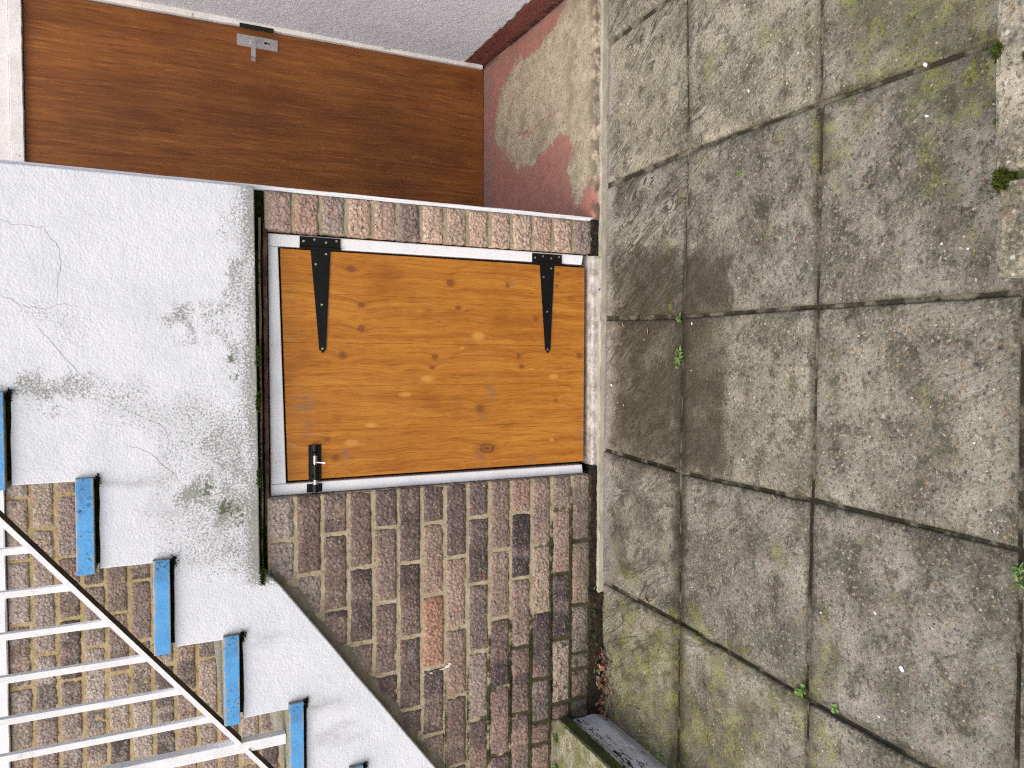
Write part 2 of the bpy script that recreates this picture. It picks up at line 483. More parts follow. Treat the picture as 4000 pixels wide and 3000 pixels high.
def mat_paint(name, c0, c1, dirt=.35, scale=1.0, dirtcol=(.14, .12, .085)):
    s = Mat(name)
    P = s.pos()
    n = s.noise(P, 9 * scale, 5, .65)
    c = s.mix(s.step(n, .3, .7), c0, c1)
    c = s.mix(s.mul(s.step(s.noise(P, 70 * scale, 4, .7), .60, .72), dirt), c, dirtcol)
    c = s.mix(s.mul(s.step(s.noise(P, 16 * scale, 5, .8), .61, .70), dirt * .9), c, dirtcol)
    nb = s.bump(s.noise(P, 110, 3, .6), .0012, .6)
    return s.done(c, .55, nb, spec=.35)


def mat_simple(name, c0, c1, scale, rough=.8, metal=0.0, bscale=90, bdist=.002, spec=.4):
    s = Mat(name)
    P = s.pos()
    c = s.mix(s.step(s.noise(P, scale, 4, .65), .32, .68), c0, c1)
    return s.done(c, rough, s.bump(s.noise(P, bscale, 4, .7), bdist, .8), metal, spec)


def mat_leaf(name, c0, c1):
    s = Mat(name)
    c = s.mix(s.step(s.noise(s.pos(), 60, 2), .35, .65), c0, c1)
    m = s.done(c, .55, None, spec=.3)
    return m


def mat_floor():
    s = Mat('worn_red_floor_paint')
    P = s.pos()
    x, y, z = s.xyz(P)
    n = s.noise(P, 8, 6, .68)
    nf = s.noise(P, 55, 4, .72)
    wx = s.add(x, s.mul(s.sub(s.noise(P, 6, 5, .7), .5), .20))
    wy = s.add(y, s.mul(s.sub(s.noise(s.vm('ADD', P, (3, 5, 1)), 6, 5, .7), .5), .22))
    wv = s.comb(wx, wy, 0.0)
    worn = s.maxof([s.mul(s.blob(q, r, 'XY', .55, v=wv), k) for q, r, k in (((.98, .38), (.30, .50), 1.05), ((1.02, .10), (.36, .30), 1.15), ((.70, .06), (.22, .13), 1.0))])
    keep = s.maxof([s.blob(q, r, 'XY', .4, v=wv) for q, r in (((.73, .24), (.075, .22)), ((.53, .03), (.10, .08)), ((1.24, .40), (.055, .34)), ((.88, .50), (.012, .14)), ((.90, .34), (.010, .10)))])
    m = s.sub(s.add(worn, s.mul(s.sub(nf, .5), 1.5)), s.mul(keep, .75))
    wm = s.step(m, .22, .72)
    red = s.mix(s.step(s.noise(P, 20, 4, .6), .3, .7), (.32, .145, .112), (.245, .122, .102))
    red = s.mix(s.mul(s.step(s.noise(P, 5, 3), .45, .7), .5), red, (.24, .115, .10))
    red = s.mix(s.mul(s.step(nf, .60, .72), .6), red, (.11, .06, .05))
    con = s.mix(s.step(s.noise(P, 24, 4, .65), .34, .66), (.30, .255, .185), (.40, .35, .26))
    con = s.mix(s.mul(s.step(s.noise(P, 110, 4, .8), .52, .62), .8), con, (.10, .085, .055))
    con = s.mix(s.mul(s.step(s.noise(P, 10, 3), .48, .70), .6), con, (.15, .135, .10))
    c = s.mix(wm, red, con)
    # grime at the back, along the walls and the broken front lip
    gr = s.mx(s.step(y, .70, .88), s.step(x, 1.20, 1.285))
    c = s.mix(s.mul(s.mul(gr, s.step(n, .38, .6)), .5), c, (.17, .145, .14))
    g2 = s.mul(s.mx(s.step(x, 1.262, 1.29), s.step(y, .05, -.01)), s.step(s.noise(P, 26, 3), .40, .56))
    c = s.mix(s.mul(g2, .8), c, (.055, .04, .03))
    green = s.mul(s.mul(s.step(y, .34, .06), s.step(x, 1.0, .72)), s.step(s.noise(P, 14, 4, .7), .42, .68))
    c = s.mix(s.mul(green, .5), c, (.17, .165, .11))
    h = s.sub(s.mul(s.noise(P, 90, 3, .7), .5), s.mul(wm, .8))
    return s.done(c, .74, s.bump(h, .0022, .7), spec=.35)


def mat_sidewall():
    s = Mat('painted_side_wall')
    P = s.pos()
    x, y, z = s.xyz(P)
    n = s.noise(P, 8, 4, .6)
    c = s.mix(s.step(n, .3, .7), (.88, .875, .88), (.83, .82, .825))
    zz = s.add(s.add(z, s.mul(s.sub(s.noise(s.sc(P, (3, 12, 30)), 1.0, 4, .7), .5), .045)), s.mul(s.sub(y, .5), -.01))
    redm = s.step(zz, .160, .150)
    red = s.mix(s.step(s.noise(s.sc(P, (30, 8, 60)), 1.0, 4, .7), .35, .65), (.30, .112, .088), (.215, .085, .072))
    red = s.mix(s.mul(s.step(s.noise(P, 40, 4, .7), .60, .70), .5), red, (.40, .30, .27))
    c = s.mix(redm, c, red)
    bot = s.mul(s.step(z, .085, .055), s.step(s.noise(P, 40, 3, .6), .38, .5))
    c = s.mix(s.mul(bot, .85), c, (.06, .045, .032))
    nb = s.bump(s.add(s.noise(P, 60, 4, .6), s.noise(P, 22, 2)), .0045, .7)
    return s.done(c, .8, nb, spec=.25)


def mat_blue():
    s = Mat('blue_tread_paint')
    P = s.pos()
    ox, oy, oz = s.xyz(s.objco())
    n = s.noise(P, 20, 4, .6)
    c = s.mix(s.step(n, .3, .7), (.085, .315, .64), (.110, .37, .72))
    dm = s.mul(s.step(s.noise(P, 95, 4, .8), .54, .63), s.mx(s.step(s.noise(P, 14, 3), .52, .66), s.step(ox, -.060, -.012)))
    c = s.mix(s.mul(dm, .88), c, (.022, .028, .040))
    c = s.mix(s.mul(s.step(ox, -.060, -.045), .30), c, (.06, .13, .24))
    lip = s.mul(s.mx(s.step(oz, -.010, -.002), s.step(oz, -.034, -.039)), s.step(s.noise(P, 38, 4, .7), .42, .54))
    c = s.mix(s.mul(lip, .8), c, (.36, .36, .34))
    c = s.mix(s.mul(s.step(s.noise(P, 55, 3), .68, .72), .7), c, (.40, .38, .36))
    return s.done(c, .6, s.bump(s.noise(P, 140, 3, .7), .0018, .7), spec=.3)


def mat_concrete(name, c0, c1, green=.5, agg=.5, white=False):
    s = Mat(name)
    P = s.pos()
    n = s.noise(P, 12, 5, .65)
    c = s.mix(s.step(n, .32, .68), c0, c1)
    vc = s.n('ShaderNodeTexVoronoi', {'Vector': s.vm('ADD', P, s.sc(s.noise(P, 70, 2, .5, col=True), (.01, .01, .01))), 'Scale': 120.0})
    vr, vg, vb = s.xyz(vc.outputs['Color'])
    a = s.ramp(vg, [(0, (.06, .055, .05)), (.3, (.33, .25, .15)), (.55, (.30, .16, .08)), (.7, (.50, .46, .38)), (.9, (.72, .70, .64))], 'CONSTANT')
    c = s.mix(s.mul(s.mul(s.step(vr, .55, .6), s.step(vc.outputs['Distance'], .5, .32)), agg), c, a)
    f = s.noise(P, 100, 4, .85)
    c = s.mix(s.mul(s.step(f, .52, .62), .75), c, (c0[0] * .28, c0[1] * .28, c0[2] * .28))
    c = s.mix(s.mul(s.step(f, .46, .36), .5), c, (c1[0] * 1.25, c1[1] * 1.25, c1[2] * 1.25))
    g = s.step(s.noise(P, 17, 4, .65), .42, .62)
    c = s.mix(s.mul(g, green), c, s.mix(s.noise(P, 70, 2), (.060, .070, .014), (.15, .165, .03)))
    return s.done(c, .88, s.bump(s.noise(P, 120, 4, .75), .0045, .85), spec=.25)


def mat_kerbface():
    s = Mat('lime_washed_kerb')
    P = s.pos()
    x, y, z = s.xyz(P)
    c = s.mix(s.step(s.noise(P, 14, 4), .35, .65), (.74, .75, .77), (.58, .59, .60))
    k = s.noise(s.sc(P, (60, 28, 120)), 1.0, 4, .75)
    up = s.add(s.step(z, .02, .125, .0, .14), s.step(y, -.05, -.4, 0, .05))
    c = s.mix(s.step(s.add(k, up), .62, .70), c, (.030, .030, .026))
    c = s.mix(s.mul(s.step(z, .03, .008), .6), c, (.30, .27, .20))
    return s.done(c, .9, s.bump(s.noise(s.sc(P, (60, 25, 160)), 1.0, 3, .7), .003, .8), spec=.2)


M_RENDER = mat_render()
M_BRICK = mat_brick('multi_stock_brick', [(.25, .165, .14), (.37, .265, .22), (.50, .37, .295)], white=.22)
M_BRICKP = mat_brick('pier_brick', [(.42, .29, .235), (.54, .40, .33), (.62, .48, .39)], white=.20, moss=False)
M_BRICKF = mat_brick('weathered_house_brick', [(.215, .155, .135), (.31, .24, .21), (.42, .34, .29)], white=.75, moss=False)
M_MORTAR = mat_mortar('sandy_mortar', (.33, .275, .175), (.44, .38, .265))
M_MORTARP = mat_mortar('pier_mortar', (.29, .25, .16), (.38, .335, .235), moss=False)
M_MORTARF = mat_mortar('yellow_mortar', (.37, .285, .14), (.47, .375, .215), moss=False)
M_SLAB = mat_slab()
M_JOINT = mat_joint()
M_PINE = mat_pine()
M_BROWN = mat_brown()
M_FRAME = mat_paint('white_gloss_frame', (.80, .82, .86), (.74, .76, .80), .25)
M_OLDFRAME = mat_paint('flaking_white_frame', (.78, .775, .77), (.62, .61, .59), .75, 1.0, (.10, .085, .055))
M_RAIL = mat_paint('white_rail_paint', (.82, .825, .85), (.72, .73, .76), .30, 2.0, (.23, .19, .15))
M_RUSTBAR = mat_simple('rusty_underside', (.028, .017, .010), (.075, .045, .022), 30, .9)
M_BLACK = mat_simple('black_japanned_iron', (.0035, .0035, .004), (.006, .006, .007), 40, .45, 0.0, 150, .0006, .28)
M_STEEL = mat_simple('zinc_plated_steel', (.55, .55, .56), (.68, .68, .68), 30, .28, 1.0, 100, .0004)
M_ALU = mat_simple('satin_aluminium', (.50, .48, .50), (.58, .56, .58), 30, .42, .85, 300, .0002)
M_BRASS = mat_simple('brassed_screw', (.42, .36, .20), (.60, .55, .38), 400, .35, .9, 200, .0003)
M_RUST = mat_simple('rusty_steel', (.050, .022, .016), (.135, .070, .050), 28, .85, 0.0, 120, .003)
M_FLOOR = mat_floor()
M_SIDE = mat_sidewall()
M_BLUE = mat_blue()
M_TREAD = mat_concrete('grey_tread_concrete', (.24, .235, .19), (.32, .31, .25), .35, .25)
M_COPING = mat_concrete('weathered_coping', (.13, .118, .085), (.42, .385, .295), .14, .5)
M_STEPTOP = mat_concrete('mossy_step_concrete', (.24, .23, .16), (.33, .31, .22), .78, .5)
M_STEPEDGE = mat_concrete('dark_mossy_edge', (.045, .05, .022), (.08, .085, .04), .6, .15)
M_KERB = mat_kerbface()
M_EDGING = mat_paint('pale_mortar_fillet', (.30, .28, .22), (.42, .39, .32), .6, 1.6, (.10, .085, .055))
M_SILL = mat_paint('whitewashed_sill', (.56, .54, .51), (.26, .24, .20), 1.0, 3.2, (.10, .085, .06))
M_MOSS = mat_simple('moss_green', (.020, .034, .005), (.090, .125, .016), 160, .95, 0, 300, .004, .2)
M_DARKMOSS = mat_simple('dark_damp_moss', (.0055, .007, .003), (.030, .040, .008), 60, .95, 0, 200, .006, .2)
M_DIRT = mat_simple('damp_soil', (.009, .007, .005), (.034, .024, .015), 60, .95, 0, 160, .006, .2)
M_LEAF = mat_leaf('weed_leaf', (.070, .135, .028), (.140, .235, .060))
M_GRASS = mat_leaf('grass_blade', (.055, .125, .018), (.11, .20, .035))
M_DRY = mat_leaf('dead_leaf', (.095, .045, .026), (.23, .130, .085))
M_DRY2 = mat_leaf('pale_dead_leaf', (.26, .15, .09), (.38, .24, .15))
M_GREY = mat_leaf('grey_green_leaf', (.20, .23, .20), (.26, .29, .25))
M_DARK = mat_simple('dark_void', (.006, .006, .006), (.012, .011, .010), 20, .95)
M_GROUND = mat_simple('ground_soil', (.09, .08, .06), (.13, .115, .09), 6, .95)
M_CHIPBLUE = mat_simple('blue_chip', (.01, .02, .45), (.02, .03, .6), 40, .5)
M_CHIPWHITE = mat_simple('white_chip', (.70, .69, .66), (.78, .77, .75), 40, .6)
M_CRACK = mat_simple('crack_dirt', (.36, .36, .36), (.50, .50, .50), 60, .95)
M_CEIL = mat_simple('white_soffit_paint', (.74, .72, .72), (.68, .66, .66), 6, .8, 0, 60, .003)
M_FILLET = mat_simple('smeared_mortar_fillet', (.17, .145, .105), (.27, .235, .175), 14, .95, 0, 70, .005, .2)


# ------------------------------------------------------------------ geometry helpers
def link(o):
    COL.objects.link(o)
    return o


def mesh_obj(name, verts, faces, mat, parent=None, smooth=False, mats=None, midx=None):
    me = bpy.data.meshes.new(name)
    me.from_pydata([tuple(v) for v in verts], [], faces)
    bm = bmesh.new()
    bm.from_mesh(me)
    bmesh.ops.recalc_face_normals(bm, faces=bm.faces)
    bm.to_mesh(me)
    bm.free()
    for m in (mats or [mat]):
        me.materials.append(m)
    if midx:
        for p, i in zip(me.polygons, midx):
            p.material_index = i
    if smooth:
        for p in me.polygons:
            p.use_smooth = True
    o = link(bpy.data.objects.new(name, me))
    if parent:
        o.parent = parent
    return o


def bm_obj(name, bm, mat, parent=None, smooth=False):
    me = bpy.data.meshes.new(name)
    bmesh.ops.recalc_face_normals(bm, faces=bm.faces)
    bm.to_mesh(me)
    bm.free()
    me.materials.append(mat)
    if smooth:
        for p in me.polygons:
            p.use_smooth = True
    o = link(bpy.data.objects.new(name, me))
    if parent:
        o.parent = parent
    return o


def add_box(bm, x0, x1, y0, y1, z0, z1, bev=0.0, seg=2):
    r = bmesh.ops.create_cube(bm, size=1.0)
    vs = r['verts']
    for v in vs:
        v.co = Vector(((x0 + x1) / 2 + v.co.x * (x1 - x0), (y0 + y1) / 2 + v.co.y * (y1 - y0), (z0 + z1) / 2 + v.co.z * (z1 - z0)))
    if bev > 0:
        es = list({e for v in vs for e in v.link_edges})
        bmesh.ops.bevel(bm, geom=es, offset=bev, segments=seg, affect='EDGES', profile=0.6)


def box(name, x0, x1, y0, y1, z0, z1, mat, parent=None, bev=0.002):
    bm = bmesh.new()
    add_box(bm, x0, x1, y0, y1, z0, z1, bev)
    return bm_obj(name, bm, mat, parent)


def rough_box(name, x0, x1, y0, y1, z0, z1, mat, parent=None, n=(10, 3, 3), amp=.003, bev=.004, seed=1):
    """box with a subdivided, slightly lumpy surface and soft arrises"""
    rr = random.Random(seed)
    bm = bmesh.new()
    add_box(bm, x0, x1, y0, y1, z0, z1, 0)
    for ax, k in enumerate(n):
        lo, hi = ((x0, x1), (y0, y1), (z0, z1))[ax]
        for i in range(1, k):
            p = lo + (hi - lo) * i / k
            co = [0, 0, 0]
            co[ax] = p
            no = [0, 0, 0]
            no[ax] = 1
            bmesh.ops.bisect_plane(bm, geom=bm.verts[:] + bm.edges[:] + bm.faces[:], plane_co=co, plane_no=no)
    es = [e for e in bm.edges if len(e.link_faces) == 2 and e.calc_face_angle(0) > 1.0]
    bmesh.ops.bevel(bm, geom=es, offset=bev, segments=2, affect='EDGES', profile=.6)
    for v in bm.verts:
        v.co += Vector((rr.uniform(-amp, amp), rr.uniform(-amp, amp), rr.uniform(-amp, amp)))
    return bm_obj(name, bm, mat, parent, smooth=False)


def prism(name, poly, y0, y1, mat, parent=None, bev=0.0):
    """polygon in x,z extruded along y"""
    bm = bmesh.new()
    a = [bm.verts.new((x, y0, z)) for x, z in poly]
    b = [bm.verts.new((x, y1, z)) for x, z in poly]
    bm.faces.new(a)
    bm.faces.new(b[::-1])
    n = len(poly)
    for i in range(n):
        bm.faces.new((a[i], b[i], b[(i + 1) % n], a[(i + 1) % n]))
    if bev:
        bmesh.ops.recalc_face_normals(bm, faces=bm.faces)
        es = [e for e in bm.edges if abs(e.verts[0].co.y - e.verts[1].co.y) < 1e-6 and abs(e.verts[0].co.y - y0) < 1e-6]
        bmesh.ops.bevel(bm, geom=es, offset=bev, segments=2, affect='EDGES', profile=.5)
    return bm_obj(name, bm, mat, parent)


def bar(bm, p, q, w_, d_, up=Vector((0, 1, 0))):
    """rectangular bar from p to q: w_ across, d_ along `up`"""
    p, q = Vector(p), Vector(q)
    t = (q - p).normalized()
    s_ = t.cross(up).normalized()
    u = s_.cross(t).normalized()
    vs = []
    for c in (p, q):
        for a, b in ((-1, -1), (1, -1), (1, 1), (-1, 1)):
            vs.append(bm.verts.new(c + s_ * a * w_ / 2 + u * b * d_ / 2))
    for f in ((0, 1, 2, 3), (7, 6, 5, 4), (0, 4, 5, 1), (1, 5, 6, 2), (2, 6, 7, 3), (3, 7, 4, 0)):
        bm.faces.new([vs[i] for i in f])


def tube(bm, p, q, r0, r1=None, n=12):
    p, q = Vector(p), Vector(q)
    r1 = r0 if r1 is None else r1
    t = (q - p).normalized()
    a = t.orthogonal().normalized()
    b = t.cross(a)
    A = [bm.verts.new(p + (a * math.cos(k * 2 * math.pi / n) + b * math.sin(k * 2 * math.pi / n)) * r0) for k in range(n)]
    B = [bm.verts.new(q + (a * math.cos(k * 2 * math.pi / n) + b * math.sin(k * 2 * math.pi / n)) * r1) for k in range(n)]
    bm.faces.new(A[::-1])
    bm.faces.new(B)
    for k in range(n):
        bm.faces.new((A[k], A[(k + 1) % n], B[(k + 1) % n], B[k]))


def empty(name, loc=(0, 0, 0)):
    o = link(bpy.data.objects.new(name, None))
    o.location = loc
    o.empty_display_size = .05
    return o


def tag(o, label, cat, group=None, kind=None):
    o['label'] = label
    o['category'] = cat
    if group:
        o['group'] = group
    o['kind'] = kind or 'thing'
    return o


def struct(o, label=None):
    o['kind'] = 'structure'
    if label:
        o['label'] = label
    return o


# ------------------------------------------------------------------ ground and paving
g = mesh_obj('ground', [(-40, -40, -.06), (40, -40, -.06), (40, 40, -.06), (-40, 40, -.06)], [(0, 1, 2, 3)], M_GROUND)
struct(g, 'bare soil ground under and around the paving')


def jitter_sheet(name, x0, x1, y0, y1, z, nx, ny, amp, mat, seed):
    rr = random.Random(seed)
    vs = [(x0 + (x1 - x0) * i / nx, y0 + (y1 - y0) * j / ny, z + rr.uniform(-amp, amp)) for j in range(ny + 1) for i in range(nx + 1)]
    fs = [(j * (nx + 1) + i, j * (nx + 1) + i + 1, (j + 1) * (nx + 1) + i + 1, (j + 1) * (nx + 1) + i) for j in range(ny) for i in range(nx)]
    return mesh_obj(name, vs, fs, mat, smooth=True)


paving = jitter_sheet('paving', -3.2, 3.2, -4.3, 0.06, -.0100, 160, 110, .0022, M_JOINT, 3)
struct(paving, 'grey concrete slab paving with dark mossy joints')

JX = [2.45, 1.98, 1.515, 1.05, .58, .12, -.325, -.776, -1.232, -1.69, -2.15, -2.62]
ROWY = [-.014, -.430, -.902, -1.350, -1.812, -2.272, -2.735, -3.20]
corner = {(4, 0): (.579, -.010), (5, 0): (.135, -.018), (6, 0): (-.310, -.006), (7, 0): (-.763, .002), (3, 0): (1.049, -.014),
          (4, 1): (.585, -.445), (5, 1): (.120, -.433), (6, 1): (-.327, -.422), (7, 1): (-.766, -.428),
          (4, 2): (.575, -.906), (5, 2): (.119, -.906), (6, 2): (-.322, -.900), (7, 2): (-.787, -.897),
          (4, 3): (.560, -1.335), (5, 3): (.117, -1.346), (6, 3): (-.328, -1.352), (7, 3): (-.79, -1.356)}


def slab_mesh(c, gap, rr):
    """c: four corners CCW from above -> slab with worn arrises, subdivided top"""
    cx = sum(p[0] for p in c) / 4
    cy = sum(p[1] for p in c) / 4
    n = 14
    vs, fs = [], []
    chipc = {(0, 0): rr.random(), (14, 0): rr.random(), (0, 14): rr.random(), (14, 14): rr.random()}
    tl = [rr.uniform(-.003, .003) for _ in range(3)]

    def pt(u, v, inset, z):
        a = [(p[0] + (cx - p[0]) * 0, p[1]) for p in c]
        x = (1 - u) * (1 - v) * a[0][0] + u * (1 - v) * a[1][0] + u * v * a[2][0] + (1 - u) * v * a[3][0]
        y = (1 - u) * (1 - v) * a[0][1] + u * (1 - v) * a[1][1] + u * v * a[2][1] + (1 - u) * v * a[3][1]
        dx, dy = cx - x, cy - y
        sx = max(0, inset - 0) * (1 if dx > 0 else -1)
        sy = inset * (1 if dy > 0 else -1)
        if u in (0.0, 1.0):
            x += sx
        if v in (0.0, 1.0):
            y += sy
        return (x, y, z + tl[0] + tl[1] * (u - .5) + tl[2] * (v - .5))
    top = {}
    for j in range(n + 1):
        for i in range(n + 1):
            u, v = i / n, j / n
            b = i in (0, n) or j in (0, n)
            jit = rr.uniform(0, .0030) if b else 0
            if (i, j) in chipc and chipc[i, j] > .6:
                jit += .010 * (chipc[i, j] - .5)
            x, y, z = pt(u, v, gap + .003 + jit, 0)
            top[i, j] = len(vs)
            vs.append((x, y, z - (.0012 + rr.uniform(0, .001) if b else rr.uniform(-.0008, .0008))))
    for j in range(n):
        for i in range(n):
            fs.append((top[i, j], top[i + 1, j], top[i + 1, j + 1], top[i, j + 1]))
    ring = [(i, 0) for i in range(n)] + [(n, j) for j in range(n)] + [(n - i, n) for i in range(n)] + [(0, n - j) for j in range(n)]
    prev = [top[k] for k in ring]
    for inset, z in ((gap + .0004, -.005), (gap, -.034)):
        cur = []
        for (i, j) in ring:
            x, y, zz = pt(i / n, j / n, inset + rr.uniform(0, .0012), z)
            cur.append(len(vs))
            vs.append((x, y, zz))
        m = len(ring)
        for k in range(m):
            fs.append((prev[k], cur[k], cur[(k + 1) % m], prev[(k + 1) % m]))
        prev = cur
    return vs, fs


def cpt(i, j):
    return corner.get((i, j), (JX[i], ROWY[j]))


for j in range(len(ROWY) - 1):
    for i in range(len(JX) - 1):
        rr = random.Random(i * 31 + j * 7)
        c = [cpt(i + 1, j + 1), cpt(i, j + 1), cpt(i, j), cpt(i + 1, j)]
        vs, fs = slab_mesh(c, rr.uniform(.0035, .0080), rr)
        mesh_obj('paving_slab', vs, fs, M_SLAB, paving, smooth=True)

# ------------------------------------------------------------------ brickwork
JZ0, PITCH = 1.0128, .075


def brick_variant(L, H, D, rr, nx, nz):
    """brick centred on x,z; front face at y=0, body behind; ragged rounded arrises"""
    vs, fs = [], []
    idx = {}
    for j in range(nz + 1):
        for i in range(nx + 1):
            u = 0 if i == 0 else 1 if i == nx else .0045 / L + (1 - .009 / L) * (i - 1) / (nx - 2)
            v = 0 if j == 0 else 1 if j == nz else .0045 / H + (1 - .009 / H) * (j - 1) / (nz - 2)
            eb = i in (0, nx) or j in (0, nz)
            corner_ = i in (0, nx) and j in (0, nz)
            x = (u - .5) * (L - .0026) + (rr.uniform(-.0015, .0015) if eb else rr.uniform(-.0008, .0008))
            z = (v - .5) * (H - .0026) + (rr.uniform(-.0015, .0015) if eb else 0)
            if corner_:
                x *= 1 - .003 - rr.uniform(0, .005)
                z *= 1 - .015 - rr.uniform(0, .02)
            y = (.0024 + rr.uniform(-.0006, .0018)) if eb else rr.uniform(-.0007, .0007)
            idx[i, j] = len(vs)
            vs.append((x, y, z))
    for j in range(nz):
        for i in range(nx):
            fs.append((idx[i, j], idx[i + 1, j], idx[i + 1, j + 1], idx[i, j + 1]))
    ring = [(i, 0) for i in range(nx)] + [(nx, j) for j in range(nz)] + [(nx - i, nz) for i in range(nx)] + [(0, nz - j) for j in range(nz)]
    prev = [idx[k] for k in ring]
    for y, gx in ((.006, .0), (D, .0)):
        cur = []
        for (i, j) in ring:
            cur.append(len(vs))
            fx, _, fz = vs[idx[i, j]]
            vs.append((fx * (1 + .003 / L), y, fz * (1 + .003 / H)))
        m = len(ring)
        for k in range(m):
            fs.append((prev[k], cur[k], cur[(k + 1) % m], prev[(k + 1) % m]))
        prev = cur
    return vs, fs


def variant_set(name, L, H, D, n, nx, nz, mat, seed):
    out = []
    for k in range(n):
        vs, fs = brick_variant(L, H, D, random.Random(seed + k), nx, nz)
        me = bpy.data.meshes.new(name)
        me.from_pydata(vs, [], fs)
        for p in me.polygons:
            p.use_smooth = True
        me.materials.append(mat)
        out.append(me)
    return out


TINTS = [(.165, .114, .092), (.145, .098, .084), (.215, .155, .122), (.095, .068, .068), (.185, .125, .095), (.155, .114, .100), (.065, .046, .052), (.17, .128, .105), (.12, .082, .074)]


def place_brick(parent, variants, L, x0, x1, zc, y, rr, tint=None, burnt=None, H=None):
    o = link(bpy.data.objects.new('brick', rr.choice(variants)))
    o.parent = parent
    o.location = ((x0 + x1) / 2 + rr.uniform(-.0008, .0008), y + rr.uniform(-.0012, .0016), zc + rr.uniform(-.0012, .0012))
    o.rotation_euler = (rr.uniform(-.006, .006), rr.uniform(-.004, .004), rr.uniform(-.005, .005))
    o.scale = ((x1 - x0) / L, 1, 1 if H is None else H)
    t = tint or rr.choice(TINTS)
    k = rr.uniform(.82, 1.18) * (1.55 if sum(t) > .36 else 1.08)
    b = burnt if burnt is not None else (rr.uniform(.35, .85) if rr.random() < .45 else .1)
    o.color = (t[0] * k, t[1] * k, t[2] * k * .93, 1 - b)
    return o


JT = .0100   # joint width
V_STR = variant_set('brick_face', .2145, .0650, .05, 9, 11, 6, M_BRICK, 100)
V_HALF = variant_set('half_brick_face', .104, .0650, .05, 5, 7, 6, M_BRICK, 200)

wall = prism('brick_wall', [(-2.3, -.04), (-.393, -.04), (-.393, 1.088), (-.62, 1.088), (-2.3, .0)], .0062, .10, M_MORTAR)
wall.data.materials.clear()
wall.data.materials.append(M_MORTAR)
tag(wall, 'purple brown brick wall under the stairs, around the small pine door', 'brick wall')


def mortar_sheet(x0, x1, z0, z1, y, mat, parent, seed, cut=None, res=.009, amp=.0034):
    """hand-struck mortar: a lumpy sheet standing between the bricks"""
    rr = random.Random(seed)
    nx_, nz_ = int((x1 - x0) / res), int((z1 - z0) / res)
    ph = [rr.uniform(0, 6.3) for _ in range(6)]
    vs, fs, idx = [], [], {}
    for j in range(nz_ + 1):
        for i in range(nx_ + 1):
            x, z = x0 + (x1 - x0) * i / nx_, z0 + (z1 - z0) * j / nz_
            if cut and x < cut(z) - .02:
                continue
            lump = math.sin(x * 61 + ph[0]) * math.sin(z * 83 + ph[1]) + .7 * math.sin(x * 140 + z * 30 + ph[2]) * math.sin(z * 120 - x * 25 + ph[3])
            idx[i, j] = len(vs)
            vs.append((x, y + amp * .32 * lump + rr.uniform(-amp, amp) * .45, z))
    for j in range(nz_):
        for i in range(nx_):
            q = [(i, j), (i + 1, j), (i + 1, j + 1), (i, j + 1)]
            if all(k in idx for k in q):
                fs.append([idx[k] for k in q])
    return mesh_obj('mortar', vs, fs, mat, parent, smooth=True)


mortar_sheet(-1.75, -.3955, .0, 1.087, .0042, M_MORTAR, wall, 501, lambda z: -.633 - (1.06 - z) / .722)
PERP = {0: [-.514], 1: [-.621], 2: [-.513, -.736], 3: [-.62, -.845], 4: [-.508, -.733, -.956], 5: [-.624, -.853, -1.078],
        6: [-.508, -.733, -.96, -1.174], 7: [-.621, -.85, -1.065, -1.289], 8: [-.504, -.717, -.937, -1.155], 9: [-.617, -.841, -1.067, -1.29],
        10: [-.502, -.719, -.947, -1.17], 11: [-.616, -.84, -1.065, -1.213, -1.287], 12: [-.503, -.722, -.944, -1.163], 13: [-.617, -.836, -1.002, -1.058, -1.159]}
SPECIAL = {  # (course, index from the door): tint, burnt
    (0, 0): ((.27, .235, .235), 0), (0, 1): ((.25, .225, .225), 0), (1, 1): ((.26, .23, .215), 0), (4, 0): ((.105, .072, .078), .3), (3, 1): ((.13, .10, .10), .65),
    (7, 0): ((.075, .050, .064), .25), (8, 1): ((.080, .055, .066), .55), (8, 0): ((.13, .088, .085), .2), (10, 1): ((.10, .072, .080), .95),
    (10, 0): ((.27, .165, .135), 0), (9, 0): ((.24, .17, .135), .4), (9, 2): ((.09, .058, .066), .85), (11, 1): ((.30, .235, .185), .1), (11, 0): ((.21, .155, .13), .3), (11, 2): ((.10, .072, .078), .7),
    (12, 2): ((.10, .078, .088), .9), (12, 1): ((.25, .18, .145), .1), (12, 0): ((.20, .165, .135), .1), (13, 0): ((.19, .155, .13), .4), (6, 2): ((.31, .155, .095), .1), (6, 1): ((.21, .145, .12), .2),
    (5, 3): ((.12, .092, .10), .35), (4, 2): ((.15, .105, .10), .3), (5, 2): ((.12, .088, .092), .4), (7, 1): ((.23, .165, .135), .1), (9, 1): ((.25, .185, .15), .25),
    (13, 1): ((.20, .15, .12), .1), (12, 3): ((.24, .20, .175), 0), (13, 2): ((.17, .15, .13), .2), (13, 3): ((.16, .145, .125), .2), (10, 2): ((.21, .155, .135), .25), (9, 3): ((.18, .12, .11), .2), (8, 2): ((.15, .115, .11), .35), (8, 3): ((.20, .165, .155), .1), (11, 3): ((.14, .12, .115), .5)}
LEFT_CUT = lambda z: -.633 - (1.06 - z) / .722      # underside of the stair string
rb = random.Random(5)
